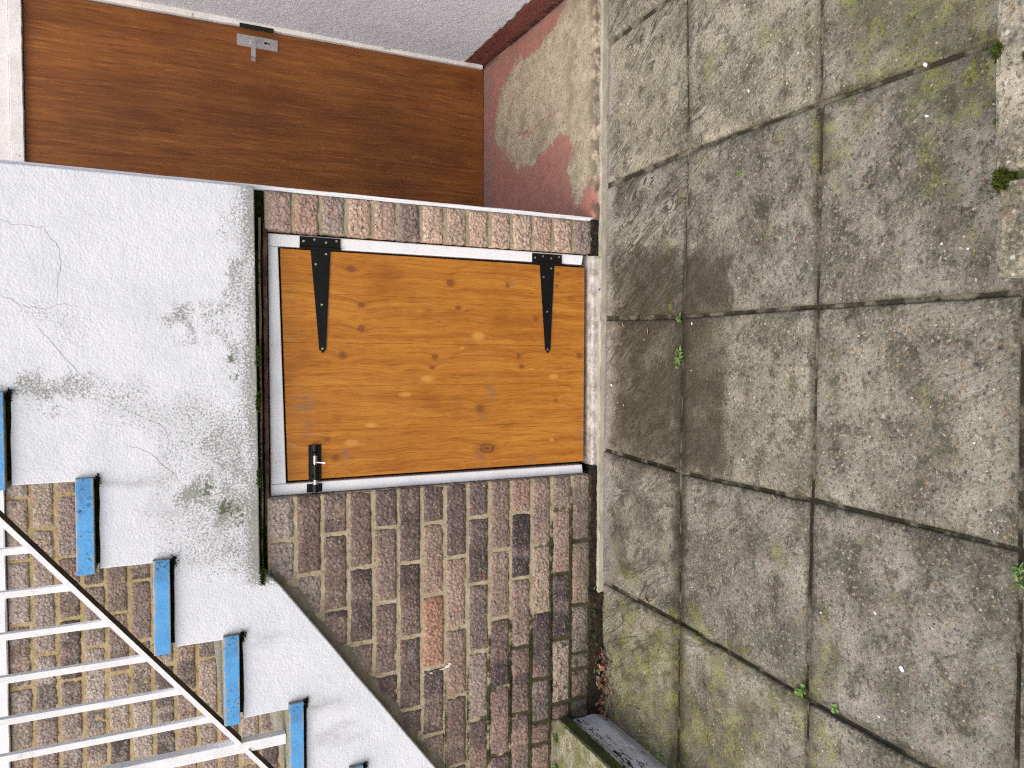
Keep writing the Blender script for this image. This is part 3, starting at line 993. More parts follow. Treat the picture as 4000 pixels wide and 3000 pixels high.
for k, perps in PERP.items():
    zc = JZ0 + PITCH / 2 - PITCH * k
    last = perps[-1]
    pts = [-.393 + JT / 2] + perps
    lim = LEFT_CUT(zc + .02) - .02
    while pts[-1] - .225 > max(lim, -1.75):
        pts.append(pts[-1] - .225)
    pts.append(max(lim, -2.0))
    for i in range(len(pts) - 1):
        x1, x0 = pts[i] - JT / 2, pts[i + 1] + JT / 2
        if i == 0:
            x1 = -.393
        Lr = x1 - x0
        if Lr < .018:
            continue
        big = Lr > .15
        tint, burnt = SPECIAL.get((k, i), (None, None))
        place_brick(wall, V_STR if big else V_HALF, .2145 if big else .104, x0, x1, zc, 0.0, rb, tint, burnt)

# the slim pier between the small door and the recess, part of the same wall
pier = prism('pier_core', [(.355, -.04), (.4605, -.04), (.4605, 1.088), (.355, 1.088)], .0055, .10, M_MORTARP, wall)
mortar_sheet(.3555, .4600, .0, 1.087, .0040, M_MORTARP, wall, 502)
V_PIER = variant_set('pier_brick_face', .104, .0650, .05, 8, 7, 6, M_BRICKP, 300)
PT = [(.30, .225, .20), (.31, .20, .16), (.22, .19, .18), (.36, .255, .20), (.36, .255, .205), (.20, .145, .13), (.36, .26, .21), (.34, .255, .195), (.34, .25, .195), (.36, .25, .20), (.34, .255, .205), (.37, .255, .20), (.33, .25, .195), (.20, .165, .15)]
for k in range(14):
    zc = JZ0 + PITCH / 2 - PITCH * k
    place_brick(wall, V_PIER, .104, .3535, .4605, zc, 0.0, rb, PT[k], .35 if k in (5, 13) else 0.05)
# white render on the far cheek of the pier
rc = rough_box('render_coat', .4625, .4755, .006, .88, -.02, 1.95, M_FRAME, wall, (2, 8, 26), .0010, .003, 11)
rc['label'] = 'thin white rendered edge along the pier'
# smeared mortar under the sloping string
bm = bmesh.new()
rr = random.Random(4)
N = 44
rows_ = []
for i in range(N + 1):
    t = i / N
    x = -.61 - t * 1.05
    z = 1.075 - (-.61 - x) * .722
    wd = .030 + rr.uniform(-.012, .018)
    nx_, nz_ = .585, -.81     # in-plane normal pointing down and away from the string
    p0 = Vector((x + .012 * -nx_, 0, z + .012))
    rows_.append([bm.verts.new((p0.x, -.012, p0.z)), bm.verts.new((p0.x + nx_ * wd * .6, -.006 + rr.uniform(-.002, .002), p0.z + nz_ * wd * .6)), bm.verts.new((p0.x + nx_ * wd * 1.3, .006, p0.z + nz_ * wd * 1.3))])
for i in range(N):
    for j in range(2):
        bm.faces.new((rows_[i][j], rows_[i + 1][j], rows_[i + 1][j + 1], rows_[i][j + 1]))
bm_obj('mortar_fillet', bm, M_FILLET, wall, smooth=True)

# rear house wall seen across the stairs
hw = box('house_wall', -2.6, .44, .8055, .9, .60, 1.84, M_MORTARF, None, 0)
tag(hw, 'weathered brick house wall with yellow mortar behind the white railing', 'brick wall')
mortar_sheet(-2.1, .40, .90, 1.84, .8035, M_MORTARF, hw, 503)
V_FAR = variant_set('house_brick_face', .2145, .0650, .05, 9, 11, 6, M_BRICKF, 400)
V_FARH = variant_set('house_half_brick_face', .104, .0650, .05, 4, 7, 6, M_BRICKF, 500)
FT = [(.31, .25, .22), (.35, .30, .28), (.22, .17, .165), (.28, .205, .17), (.26, .205, .185), (.33, .27, .235), (.17, .13, .13)]
for k in range(12):
    ztop = 1.846 - .0735 * k
    zc = ztop - .0735 / 2
    xo = (-.603 if k % 2 == 1 else -.491) + .225 * 2
    # courses follow the bond seen through the railing
    i = 0
    x1 = xo
    while x1 > -2.1:
        x0 = x1 - .218
        place_brick(hw, V_FAR, .2145, x0 + JT / 2, x1 - JT / 2, zc, .800, rb, rb.choice(FT), None, .975)
        x1 = x0
wb = rough_box('painted_band', -2.6, .44, .788, .90, 1.8435, 2.7, M_FRAME, hw, (30, 2, 8), .0014, .004, 12)
wb['label'] = 'white painted upper part of the house wall'

# ------------------------------------------------------------------ staircase
st = empty('staircase', (-.4, 0, 0))
tag(st, 'white rendered concrete staircase with blue tread ends', 'staircase')
TR = [(.14, -.09, 1.878), (-.085, -.317, 1.727), (-.303, -.541, 1.545), (-.527, -.772, 1.376), (-.753, -.994, 1.209), (-.971, -1.216, 1.041), (-1.194, -1.44, .873), (-1.417, -1.662, .705), (-1.64, -1.885, .537)]
TH, GAP = .040, .010
prof = [(.461, 1.118), (.10, 1.1165), (-.30, 1.114), (-.594, 1.113), (-.600, 1.094), (-.612, 1.079), (-.633, 1.060)]
x = -.633
while x > -1.95:
    x -= .10
    prof.append((x, 1.060 - (-.633 - x) * .722 + R.uniform(-.0018, .0018)))
prof += [(-2.10, -.02), (-2.35, -.02), (-2.35, .40)]
top = []
RX = [-.088, -.308, -.533, -.762, -.989, -1.212, -1.435, -1.658, -1.88]
zt0 = 2.05
top.append((.461, zt0))
top.append((.14, zt0))
top.append((.14, TR[0][2] - TH - GAP))
for n in range(len(RX)):
    zl = TR[n][2] - TH - GAP
    for t in (0.0, .25, .5, .75, 1.0):
        xa = (.14 if n == 0 else RX[n - 1])
        top.append((xa + (RX[n] - xa) * t + (R.uniform(-.002, .002) if 0 < t < 1 else 0), zl + R.uniform(-.002, .002)))
    if n + 1 < len(TR):
        zn = TR[n + 1][2] - TH - GAP
        top.append((RX[n] + R.uniform(-.002, .002), zl - (zl - zn) * .5))
poly = prof + top[::-1]
cl = []
for p in poly:
    if not cl or (abs(p[0] - cl[-1][0]) + abs(p[1] - cl[-1][1])) > .012 or p in prof[:7]:
        cl.append(p)
string = prism('string', cl, -.030, .075, M_RENDER, st, .0035)
string['label'] = 'white rendered stair string, mould stained near its lower edge'
for n, (xr, xl, zt) in enumerate(TR):
    bm = bmesh.new()
    add_box(bm, xl - xr, .004, 0, .84, -TH, 0, .0025)
    me = bpy.data.meshes.new('tread')
    bm.to_mesh(me)
    bm.free()
    me.materials.append(M_TREAD)
    me.materials.append(M_BLUE)
    for p in me.polygons:
        if p.normal.y < -.4:
            p.material_index = 1
    t = link(bpy.data.objects.new('tread', me))
    t.parent = st
    t.matrix_parent_inverse = st.matrix_world.inverted()
    t.location = (xr, -.046, zt)
    # damp packing in the gap under the tread
    pk = rough_box('bedding', xl + .02, xr - .004, -.020, .79, zt - TH - GAP - .006, zt - TH + .004, M_DARKMOSS, st, (10, 2, 2), .0022, .002, n)
    if n + 1 < len(TR):
        rs = box('riser', RX[n] + .004, RX[n] + .05, .075, .795, TR[n + 1][2] + .001, zt - TH - .001, M_TREAD, st, .002)
for o in st.children:
    if o.matrix_parent_inverse == Matrix():
        o.matrix_parent_inverse = Matrix.Translation((.4, 0, 0))
    else:
        o.matrix_parent_inverse = Matrix.Translation((.4, 0, 0))

# hairline cracks in the render
CR = [[(.3276, 1.6883), (.3168, 1.668), (.3191, 1.6388), (.313, 1.6164), (.3156, 1.5999), (.3223, 1.5907)],
      [(.3156, 1.5999), (.2906, 1.5898), (.275, 1.5728), (.2467, 1.569), (.2266, 1.5664), (.2027, 1.5712), (.1721, 1.576), (.1281, 1.5782)],
      [(.1473, 1.6918), (.1383, 1.6686), (.1239, 1.6536), (.1205, 1.6255), (.1167, 1.5957), (.1281, 1.5782), (.1327, 1.5622), (.1246, 1.53)],
      [(.0781, 1.6221), (.0466, 1.5969), (.0197, 1.5772), (-.0211, 1.5472), (-.0644, 1.5123)],
      [(-.0814, 1.5045), (-.1006, 1.4698), (-.0981, 1.4424), (-.0891, 1.4201), (-.0901, 1.3977), (-.093, 1.378)],
      [(-.1199, 1.4482), (-.1368, 1.4264), (-.1513, 1.3958), (-.1624, 1.3776), (-.1701, 1.3563), (-.19, 1.3392), (-.2224, 1.3353), (-.2607, 1.3431)],
      [(-.2275, 1.4263), (-.2346, 1.3998), (-.2476, 1.3773), (-.2695, 1.3576), (-.3005, 1.3262), (-.3346, 1.3031), (-.3395, 1.2795)],
      [(-.5404, 1.2177), (-.5544, 1.1953), (-.577, 1.1815), (-.5879, 1.155), (-.6016, 1.1373)]]
for pts in CR:
    pp = []
    for a, b in zip(pts, pts[1:]):
        for t in (0, .33, .66):
            pp.append((a[0] + (b[0] - a[0]) * t + R.uniform(-.0018, .0018), a[1] + (b[1] - a[1]) * t + R.uniform(-.0018, .0018)))
    pp.append(pts[-1])
    bm = bmesh.new()
    prev = None
    for i, (x, z) in enumerate(pp):
        u = i / (len(pp) - 1)
        hw_ = (.0002 + .0006 * math.sin(math.pi * min(1, u * .9 + .1))) * R.uniform(.5, 1.1)
        dx, dz = (pp[min(i + 1, len(pp) - 1)][0] - pp[max(i - 1, 0)][0], pp[min(i + 1, len(pp) - 1)][1] - pp[max(i - 1, 0)][1])
        l = math.hypot(dx, dz) or 1
        nx_, nz_ = -dz / l * hw_, dx / l * hw_
        cur = (bm.verts.new((x + nx_, -.0306, z + nz_)), bm.verts.new((x - nx_, -.0306, z - nz_)))
        if prev:
            bm.faces.new((prev[0], cur[0], cur[1], prev[1]))
        prev = cur
    c = bm_obj('crack', bm, M_CRACK, st)
    c.matrix_parent_inverse = Matrix.Translation((.4, 0, 0))

# ------------------------------------------------------------------ railing
rl = empty('railing', (-1.093, .03, 1.04))
tag(rl, 'white painted metal stair railing with square balusters', 'railing')
INV = Matrix.Translation((1.093, -.03, -1.04))


def rpart(name, bm, mat):
    o = bm_obj(name, bm, mat, rl)
    o.matrix_parent_inverse = INV
    return o


def railz(x): return 1.169 + (x + 1.078) * .7965


bm = bmesh.new()
bar(bm, (-1.083, .032, railz(-1.083)), (.05, .032, railz(.05)), .0125, .044)
br = rpart('bottom_rail', bm, M_RAIL)
br.data.materials.append(M_RUSTBAR)
for p in br.data.polygons:
    if p.normal.z < -.4:
        p.material_index = 1
bm = bmesh.new()
bar(bm, (-1.103, .032, 1.149), (-2.0, .032, 1.149 - .897 * .7965), .0125, .044)
br = rpart('lower_rail', bm, M_RAIL)
br.data.materials.append(M_RUSTBAR)
for p in br.data.polygons:
    if p.normal.z < -.4:
        p.material_index = 1
for bx in (-.375, -.48, -.587, -.692, -.80, -.905, -.998):
    bm = bmesh.new()
    add_box(bm, bx - .0085, bx + .0085, .020, .037, railz(bx) + .002, railz(bx) + .86, .0015)
    rpart('baluster', bm, M_RAIL)
bm = bmesh.new()
add_box(bm, -1.108, -1.078, .014, .046, 1.042, 2.08, .002)
rpart('post', bm, M_RAIL)
bm = bmesh.new()
bar(bm, (-1.083, .032, railz(-1.083) + .87), (.05, .032, railz(.05) + .87), .0125, .05)
rpart('handrail', bm, M_RAIL)

# ------------------------------------------------------------------ small pine cupboard door in its frame
FY = .024
fr = empty('door_frame', (-.02, FY, .05))
tag(fr, 'white painted timber frame of the small pine door', 'door frame')
FINV = Matrix.Translation((.02, -FY, -.05))


def frpart(o):
    o.parent = fr
    o.matrix_parent_inverse = FINV
    return o


frpart(prism('jamb', [(.3175, .066), (.3495, .060), (.3485, 1.0785), (.3135, 1.0785)], FY, .095, M_FRAME, None, .003))
frpart(prism('jamb', [(-.3920, .055), (-.3620, .060), (-.3585, 1.0765), (-.3915, 1.0765)], FY, .095, M_FRAME, None, .003))
frpart(prism('head', [(-.3580, 1.0340), (.3130, 1.0505), (.3130, 1.0780), (-.3580, 1.0760)], FY + .001, .095, M_FRAME, None, .003))
box_ = box('backing', -.40, .355, .096, .11, .0, 1.10, M_DARK, None, 0)
frpart(box_)
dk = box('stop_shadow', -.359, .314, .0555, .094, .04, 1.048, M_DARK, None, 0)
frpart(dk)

dr = empty('cupboard_door', (-.02, .03, .056))
tag(dr, 'small orange stained pine door with black hinges and bolt', 'door')
DINV = Matrix.Translation((.02, -.03, -.056))


def drpart(o, lab=None):
    o.parent = dr
    o.matrix_parent_inverse = DINV
    if lab:
        o['label'] = lab
    return o


DY = .0225
xs = [.3075, .1856, .044, -.0823, -.2139, -.3505]
TOPZ = lambda x: 1.0290 + (x + .3506) * (.0158 / .6573)
for a, b in zip(xs, xs[1:]):
    g_ = .00022
    bm = bmesh.new()
    poly = [(b + g_, .0560), (a - g_, .0563), (a - g_ - (0 if a != xs[0] else -.0005), TOPZ(a)), (b + g_, TOPZ(b))]
    A = [bm.verts.new((x, DY + R.uniform(-.0003, .0003), z)) for x, z in poly]
    B = [bm.verts.new((x, DY + .024, z)) for x, z in poly]
    bm.faces.new(A)
    bm.faces.new(B[::-1])
    for i in range(4):
        bm.faces.new((A[i], B[i], B[(i + 1) % 4], A[(i + 1) % 4]))
    bmesh.ops.bevel(bm, geom=[e for e in bm.edges if all(abs(v.co.y - DY) < .002 for v in e.verts)], offset=.0003, segments=1, affect='EDGES')
    drpart(bm_obj('plank', bm, M_PINE))


def screw(loc, r, mat, parent, axis='Y'):
    bm = bmesh.new()
    n = 12
    prof_ = [(r, 0), (r * .92, .0009), (r * .45, .0012)]
    rings = [[bm.verts.new((loc[0] + q * math.cos(k * 2 * math.pi / n), loc[1] - h, loc[2] + q * math.sin(k * 2 * math.pi / n))) for k in range(n)] for q, h in prof_]
    for A, B in zip(rings, rings[1:]):
        for k in range(n):
            bm.faces.new((A[k], A[(k + 1) % n], B[(k + 1) % n], B[k]))
    cv = bm.verts.new((loc[0], loc[1] - .0004, loc[2]))
    for k in range(n):
        bm.faces.new((rings[-1][k], rings[-1][(k + 1) % n], cv))
    o = bm_obj('screw', bm, mat, parent)
    return o


def hinge(plate, strap, screws, lab):
    y = DY - .0022
    bm = bmesh.new()
    (px0, px1, pz0, pz1) = plate
    add_box(bm, px0, px1, y - .001, y + .002, pz0, pz1, .0007, 1)
    # knuckle
    tube(bm, (px0 + .001, y - .0022, pz0 - .001), (px0 + .001, y - .0022, pz1 + .001), .0042, n=10)
    x0, x1, w0, w1, zc0, zc1 = strap
    pts = [(x0, zc0 - w0), (x0, zc0 + w0), (x1, zc1 + w1), (x1, zc1 + w1 * .35), (x1 - .0055, zc1 + w1 * .45), (x1 - .0075, zc1), (x1 - .0055, zc1 - w1 * .45), (x1, zc1 - w1 * .35), (x1, zc1 - w1)]
    A = [bm.verts.new((x, y - .001, z)) for x, z in pts]
    B = [bm.verts.new((x, y + .002, z)) for x, z in pts]
    bm.faces.new(A)
    bm.faces.new(B[::-1])
    for i in range(len(pts)):
        bm.faces.new((A[i], B[i], B[(i + 1) % len(pts)], A[(i + 1) % len(pts)]))
    h = drpart(bm_obj('hinge', bm, M_BLACK), lab)
    for sx, sz in screws:
        s_ = screw((sx, y - .0008, sz), .0036, M_BRASS, h)
        s_.matrix_parent_inverse = Matrix()
    for ch in list(h.children):
        ch.matrix_parent_inverse = Matrix()
    return h


hinge((.3135, .3455, .8775, .9925), (.3145, .0225, .0282, .0092, .9345, .9305),
      [(.332, .9818), (.3383, .9514), (.3321, .919), (.3381, .8889), (.2991, .9188), (.2687, .9484), (.1531, .9321), (.0272, .9308)], 'upper black T hinge on the pine door')
hinge((.3110, .3445, .1455, .2555), (.3095, .0263, .0265, .0092, .2005, .1968),
      [(.3298, .2457), (.3364, .2166), (.331, .1853), (.3372, .156), (.2979, .1855), (.268, .214), (.1549, .1996), (.0304, .1976)], 'lower black T hinge on the pine door')

# barrel bolt
bm = bmesh.new()
y = DY - .0015
add_box(bm, -.3525, -.250, y, y + .002, .9357, .9724, .0006, 1)
for xa, xb in ((-.268, -.250), (-.332, -.308), (-.3525, -.345)):
    n = 10
    pr = [(math.cos(math.pi * k / n), math.sin(math.pi * k / n)) for k in range(n + 1)]
    A = [bm.verts.new((xa, y - .0105 * sn, .9548 + .0095 * cs)) for cs, sn in pr]
    B = [bm.verts.new((xb, y - .0105 * sn, .9548 + .0095 * cs)) for cs, sn in pr]
    bm.faces.new(A)
    bm.faces.new(B[::-1])
    for k in range(n):
        bm.faces.new((A[k], A[k + 1], B[k + 1], B[k]))
add_box(bm, -.350, -.252, y - .003, y + .001, .9445, .9655, .001, 1)
bolt = drpart(bm_obj('bolt', bm, M_BLACK), 'black barrel bolt with bright rod on the pine door')
bm = bmesh.new()
tube(bm, (-.273, y - .0075, .9548), (-.364, y - .0075, .9548), .0052)
rod = bm_obj('rod', bm, M_BLACK, bolt, smooth=False)
bm = bmesh.new()
tube(bm, (-.281, y - .0075, .9548), (-.3055, y - .0075, .9548), .0062)
bm_obj('bright_collar', bm, M_STEEL, bolt)
bm = bmesh.new()
tube(bm, (-.351, y - .0075, .9548), (-.3640, y - .0075, .9548), .0062)
bm_obj('bright_end', bm, M_STEEL, bolt)
bm = bmesh.new()
tube(bm, (-.300, y - .0095, .951), (-.301, y - .024, .932), .0028)
tube(bm, (-.301, y - .023, .9335), (-.3013, y - .0265, .9285), .0046, .0040)
bm_obj('knob', bm, M_STEEL, bolt)
for sx, sz in ((-.257, .9405), (-.257, .968), (-.320, .9405), (-.320, .968), (-.342, .9405), (-.342, .968)):
    screw((sx, y + .0002, sz), .0026, M_BLACK, bolt)
bm = bmesh.new()
add_box(bm, -.388, -.364, FY - .0018, FY + .001, .9338, .9775, .0006, 1)
pr = [(math.cos(math.pi * k / 10), math.sin(math.pi * k / 10)) for k in range(11)]
A = [bm.verts.new((-.387, FY - .0015 - .015 * sn, .9548 + .0105 * cs)) for cs, sn in pr]
B = [bm.verts.new((-.3645, FY - .0015 - .015 * sn, .9548 + .0105 * cs)) for cs, sn in pr]
bm.faces.new(A)
bm.faces.new(B[::-1])
for k in range(10):
    bm.faces.new((A[k], A[k + 1], B[k + 1], B[k]))
kp = frpart(bm_obj('bolt_keeper', bm, M_BLACK))
for sz in (.9385, .9725):
    screw((-.376, FY - .0018, sz), .0026, M_BLACK, kp)

# rusty lintel bar, packing above it, sill below the door
lt = rough_box('lintel', -.470, .372, .006, .10, 1.0825, 1.0925, M_RUST, None, (60, 2, 2), .0016, .002, 21)
tag(lt, 'thin rusty steel lintel above the small pine door', 'lintel')
pk = rough_box('lintel_packing', -.62, .470, .018, .075, 1.0935, 1.135, M_DARKMOSS, None, (60, 3, 3), .004, .003, 22)
tag(pk, 'dark damp mortar packing in the gap above the lintel', 'mortar')
pipe_bm = bmesh.new()
for i in range(24):
    xa, xb = -.575 + i * .040, -.575 + (i + 1) * .040
    bar(pipe_bm, (xa, .008 + .0015 * math.sin(i * 1.3), 1.103 + .001 * math.sin(i)), (xb, .008 + .0015 * math.sin((i + 1) * 1.3), 1.103 + .001 * math.sin(i + 1)), .006, .014)
tag(bm_obj('damp_strip', pipe_bm, M_FILLET), 'pale strip of old membrane squeezed above the lintel', 'strip')
sl = prism('sill', [(-.362, -.02), (.352, -.02), (.352, .040), (-.362, .036)], -.002, .094, M_SILL, None, .006)
tag(sl, 'stained whitewashed concrete sill under the small pine door', 'sill')
ed = rough_box('edging', -.80, 1.75, -.0155, .03, -.02, .0165, M_EDGING, None, (90, 2, 2), .0013, .004, 31)
tag(ed, 'pale mortar strip where the paving meets the wall and porch', 'edging')
def bank(x0, x1, seed, ztop=.041, yout=-.010, n=110):
    rr = random.Random(seed)
    vs, fs = [], []
    for i in range(n + 1):
        x = x0 + (x1 - x0) * i / n
        k = .5 + .5 * math.sin(x * 23 + seed) * math.sin(x * 9)
        for y_, z_ in ((yout - .022 * k * (1 if x < -.8 else .3), -.004), (yout - .004 * k, .016), (-.002, ztop * (.7 + .3 * k)), (.012, ztop)):
            if x > -.80 and y_ < -.003:
                y_ = y_ * .3
            vs.append((x, y_ + rr.uniform(-.0015, .0015), z_ + rr.uniform(-.005, .005)))
    for i in range(n):
        for j in range(3):
            a = i * 4 + j
            fs.append((a, a + 4, a + 5, a + 1))
    return mesh_obj('soil', vs, fs, M_DIRT, smooth=False)


so = bank(-1.24, -.365, 41)
so['kind'] = 'stuff'
tag(so, 'dark damp soil gathered at the foot of the brick wall', 'soil', kind='stuff')
so2 = bank(.345, .468, 42, .05, -.004, 22)
tag(so2, 'dark soil in the broken corner below the pier', 'soil', kind='stuff')

# ------------------------------------------------------------------ recess: floor, brown door, side wall
vs, fs = [], []
nx, ny = 40, 44
rr = random.Random(9)
for j in range(ny + 1):
    for i in range(nx + 1):
        x = .470 + (1.40 - .470) * i / nx
        yy = -.002 + .93 * j / ny
        if j == 0:
            yy += .004 * math.sin(x * 37) + rr.uniform(-.006, .003)
        z = .0345 + .026 * j / ny + rr.uniform(-.0006, .0006) - (.004 if j == 0 else 0)
        vs.append((x, yy, z))
for j in range(ny):
    for i in range(nx):
        a = j * (nx + 1) + i
        fs.append((a, a + 1, a + nx + 2, a + nx + 1))
b0 = len(vs)
for i in range(nx + 1):
    vs.append((vs[i][0], vs[i][1] + .002, -.02))
for i in range(nx):
    fs.append((i, b0 + i, b0 + i + 1, i + 1))
fl = mesh_obj('porch_floor', vs, fs, M_FLOOR, smooth=True)
struct(fl, 'worn red painted concrete floor in front of the brown door')

sw_bm = bmesh.new()
ny, nz = 40, 60
grid = []
rr = random.Random(17)
for j in range(nz + 1):
    row = []
    for i in range(ny + 1):
        yy = -.25 + 1.16 * i / ny
        z = -.02 + 2.4 * j / nz
        row.append(sw_bm.verts.new((1.272 + .0203 * max(0, yy) + rr.uniform(-.0008, .0008) + .002 * math.sin(yy * 9 + z * 5), yy, z)))
    grid.append(row)
for j in range(nz):
    for i in range(ny):
        sw_bm.faces.new((grid[j][i], grid[j][i + 1], grid[j + 1][i + 1], grid[j + 1][i]))
bmesh.ops.solidify(sw_bm, geom=sw_bm.faces[:], thickness=-.2)
swl = bm_obj('side_wall', sw_bm, M_SIDE, None, smooth=False)
for p in swl.data.polygons:
    p.use_smooth = abs(p.normal.x) > .8
tag(swl, 'white rendered side wall of the recess with red painted skirting', 'wall')

bdr = empty('flush_door', (.9, .9, .061))
tag(bdr, 'tall brown stained flush door with a metal lever handle in the recess', 'door')
BINV = Matrix.Translation((-.9, -.9, -.061))
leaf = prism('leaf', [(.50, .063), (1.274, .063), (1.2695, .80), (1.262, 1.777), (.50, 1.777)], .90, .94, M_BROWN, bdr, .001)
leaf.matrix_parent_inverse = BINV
bm = bmesh.new()
add_box(bm, 1.199, 1.2435, .8965, .8995, .937, 1.087, .0008, 1)
hd = bm_obj('handle', bm, M_ALU, bdr)
hd.matrix_parent_inverse = BINV
hd['label'] = 'satin metal lever handle on a rectangular plate with keyhole'
bm = bmesh.new()
tube(bm, (1.220, .899, 1.031), (1.220, .868, 1.031), .008)
bar(bm, (1.229, .866, 1.031), (1.152, .866, 1.031), .016, .009)
bar(bm, (1.156, .866, 1.031), (1.143, .881, 1.031), .016, .008)
bm_obj('lever', bm, M_ALU, hd)
for sx in (1.205, 1.238):
    for sz in (.944, 1.080):
        screw((sx, .8964, sz), .0034, M_STEEL, hd)
bm = bmesh.new()
tube(bm, (1.2235, .8969, .983), (1.2235, .8962, .983), .0048)
add_box(bm, 1.2215, 1.2255, .8961, .8968, .965, .981, 0)
bm_obj('keyhole', bm, M_DARK, hd)
bf = empty('door_frame', (.9, .9, .06))
tag(bf, 'flaking white painted frame of the brown door', 'door frame')


def bfp(o):
    o.parent = bf
    o.matrix_parent_inverse = Matrix.Translation((-.9, -.9, -.06))


rr = random.Random(23)
inner = [(1.2762 + rr.uniform(-.0012, .0012) - .0065 * t / 40, .070 + 1.71 * t / 40) for t in range(41)]
outer = [(1.310, 1.785), (1.310, .070)]
bfp(prism('jamb', inner + outer, .886, .95, M_OLDFRAME, None, .002))
low = [(.478 + .795 * t / 30, 1.780 + rr.uniform(-.001, .001)) for t in range(31)]
bfp(prism('head', low + [(1.31, 1.7805), (1.31, 1.818), (.478, 1.818)], .884, .95, M_OLDFRAME, None, .002))
bfp(box('strike_recess', 1.2655, 1.2795, .8835, .8905, .954, 1.078, M_DARK, None, 0))
ow = rough_box('upper_wall', .476, 1.30, .8925, .96, 1.8195, 2.7, M_CEIL, None, (8, 1, 8), .001, .004, 18)
tag(ow, 'white plastered wall strip above the head of the brown door', 'wall')

# ------------------------------------------------------------------ mossy slab step at the foot of the wall
sp = empty('slab_step', (-1.5, -.3, 0))
tag(sp, 'mossy concrete slab on a whitewashed kerb at the foot of the wall', 'step')
SINV = Matrix.Translation((1.5, .3, 0))


def spp(o):
    o.parent = sp
    o.matrix_parent_inverse = SINV


spp(rough_box('slab', -1.95, -1.214, -.75, -.004, .1265, .1685, M_STEPTOP, None, (12, 16, 2), .0018, .006, 51))
spp(rough_box('slab_edge', -1.2200, -1.2105, -.745, -.012, .1255, .163, M_STEPEDGE, None, (1, 26, 3), .0014, .002, 52))
spp(rough_box('kerb', -1.93, -1.2235, -.73, -.004, -.02, .1255, M_KERB, None, (10, 22, 6), .0022, .006, 53))
spp(rough_box('mortar_joint', -1.95, -1.216, -.006, .004, .150, .186, M_FILLET, None, (24, 1, 2), .003, .002, 54))

# ------------------------------------------------------------------ low wall with coping stones near the camera
lw = empty('low_wall', (.6, -1.5, 0))
tag(lw, 'low garden wall with pale weathered coping stones near the camera', 'low wall')
LINV = Matrix.Translation((-.6, 1.5, 0))
for k, (xa, xb, dy) in enumerate(((.1245, .2665, -.003), (.2775, .735, .004), (.747, 1.20, .002), (1.212, 1.66, 0))):
    o = rough_box('coping_stone', xa, xb, -1.70 + dy, -1.4185 + dy, .150, .200, M_COPING, None, (10, 8, 2), .0018, .008, 60 + k)
    o.parent = lw
    o.matrix_parent_inverse = LINV
o = rough_box('wall_body', .165, 1.65, -1.665, -1.475, -.02, .1495, M_STEPEDGE, None, (20, 3, 3), .003, .003, 66)
o.parent = lw
o.matrix_parent_inverse = LINV
o = rough_box('coping_joint', .262, .284, -1.69, -1.432, .152, .1900, M_STEPEDGE, None, (2, 16, 2), .003, .002, 67)
o.parent = lw
o.matrix_parent_inverse = LINV


# ------------------------------------------------------------------ moss, weeds, litter
def moss(loc, rx, ry, rz, n, label, mat=M_MOSS, seed=0, fuzz=.012, name='moss'):
    """cushion of tiny upright shoots over a lumpy mound"""
    rr = random.Random(seed)
    bm = bmesh.new()
    for k in range(n):
        a = rr.uniform(0, 2 * math.pi)
        q = math.sqrt(rr.random())
        px_, py_ = rx * q * math.cos(a), ry * q * math.sin(a)
        hz = rz * (1 - q * q) * rr.uniform(.5, 1.05)
        for s_ in range(3):
            dv = Vector((rr.gauss(0, .5), rr.gauss(0, .5), rr.uniform(.3, 1))).normalized() * fuzz * rr.uniform(.4, 1)
            sd = dv.cross(Vector((rr.uniform(-1, 1), rr.uniform(-1, 1), .3))).normalized() * fuzz * .17
            c = Vector((px_, py_, hz))
            bm.faces.new((bm.verts.new(c - sd), bm.verts.new(c + sd), bm.verts.new(c + dv)))
    m = 12
    rings = []
    for jj, (q, h) in enumerate(((1, 0), (.8, .36), (.5, .75), (.2, .95))):
        rings.append([bm.verts.new((rx * q * math.cos(k * 2 * math.pi / m) * rr.uniform(.85, 1.1), ry * q * math.sin(k * 2 * math.pi / m) * rr.uniform(.85, 1.1), rz * h * rr.uniform(.8, 1.1) - .001)) for k in range(m)])
    for A, B in zip(rings, rings[1:]):
        for k in range(m):
            bm.faces.new((A[k], A[(k + 1) % m], B[(k + 1) % m], B[k]))
    bm.faces.new(rings[-1])
    me = bpy.data.meshes.new(name)
    bm.to_mesh(me)
    bm.free()
    me.materials.append(mat)
    o = link(bpy.data.objects.new(name, me))
    o.location = loc
    tag(o, label, 'moss', kind='stuff')
    return o


moss((.270, -1.4285, .183), .024, .016, .024, 420, 'bright green moss cushion in the joint between the coping stones', seed=1)
moss((.462, -1.419, .185), .016, .012, .020, 160, 'small moss tuft on the coping edge nearest the picture edge', seed=2)
moss((.357, -1.420, .180), .014, .008, .016, 100, 'dull moss tuft low on the coping edge', seed=3)
moss((.440, -1.46, .1975), .007, .008, .008, 70, 'tiny round moss spot on top of the coping', seed=4, fuzz=.006)


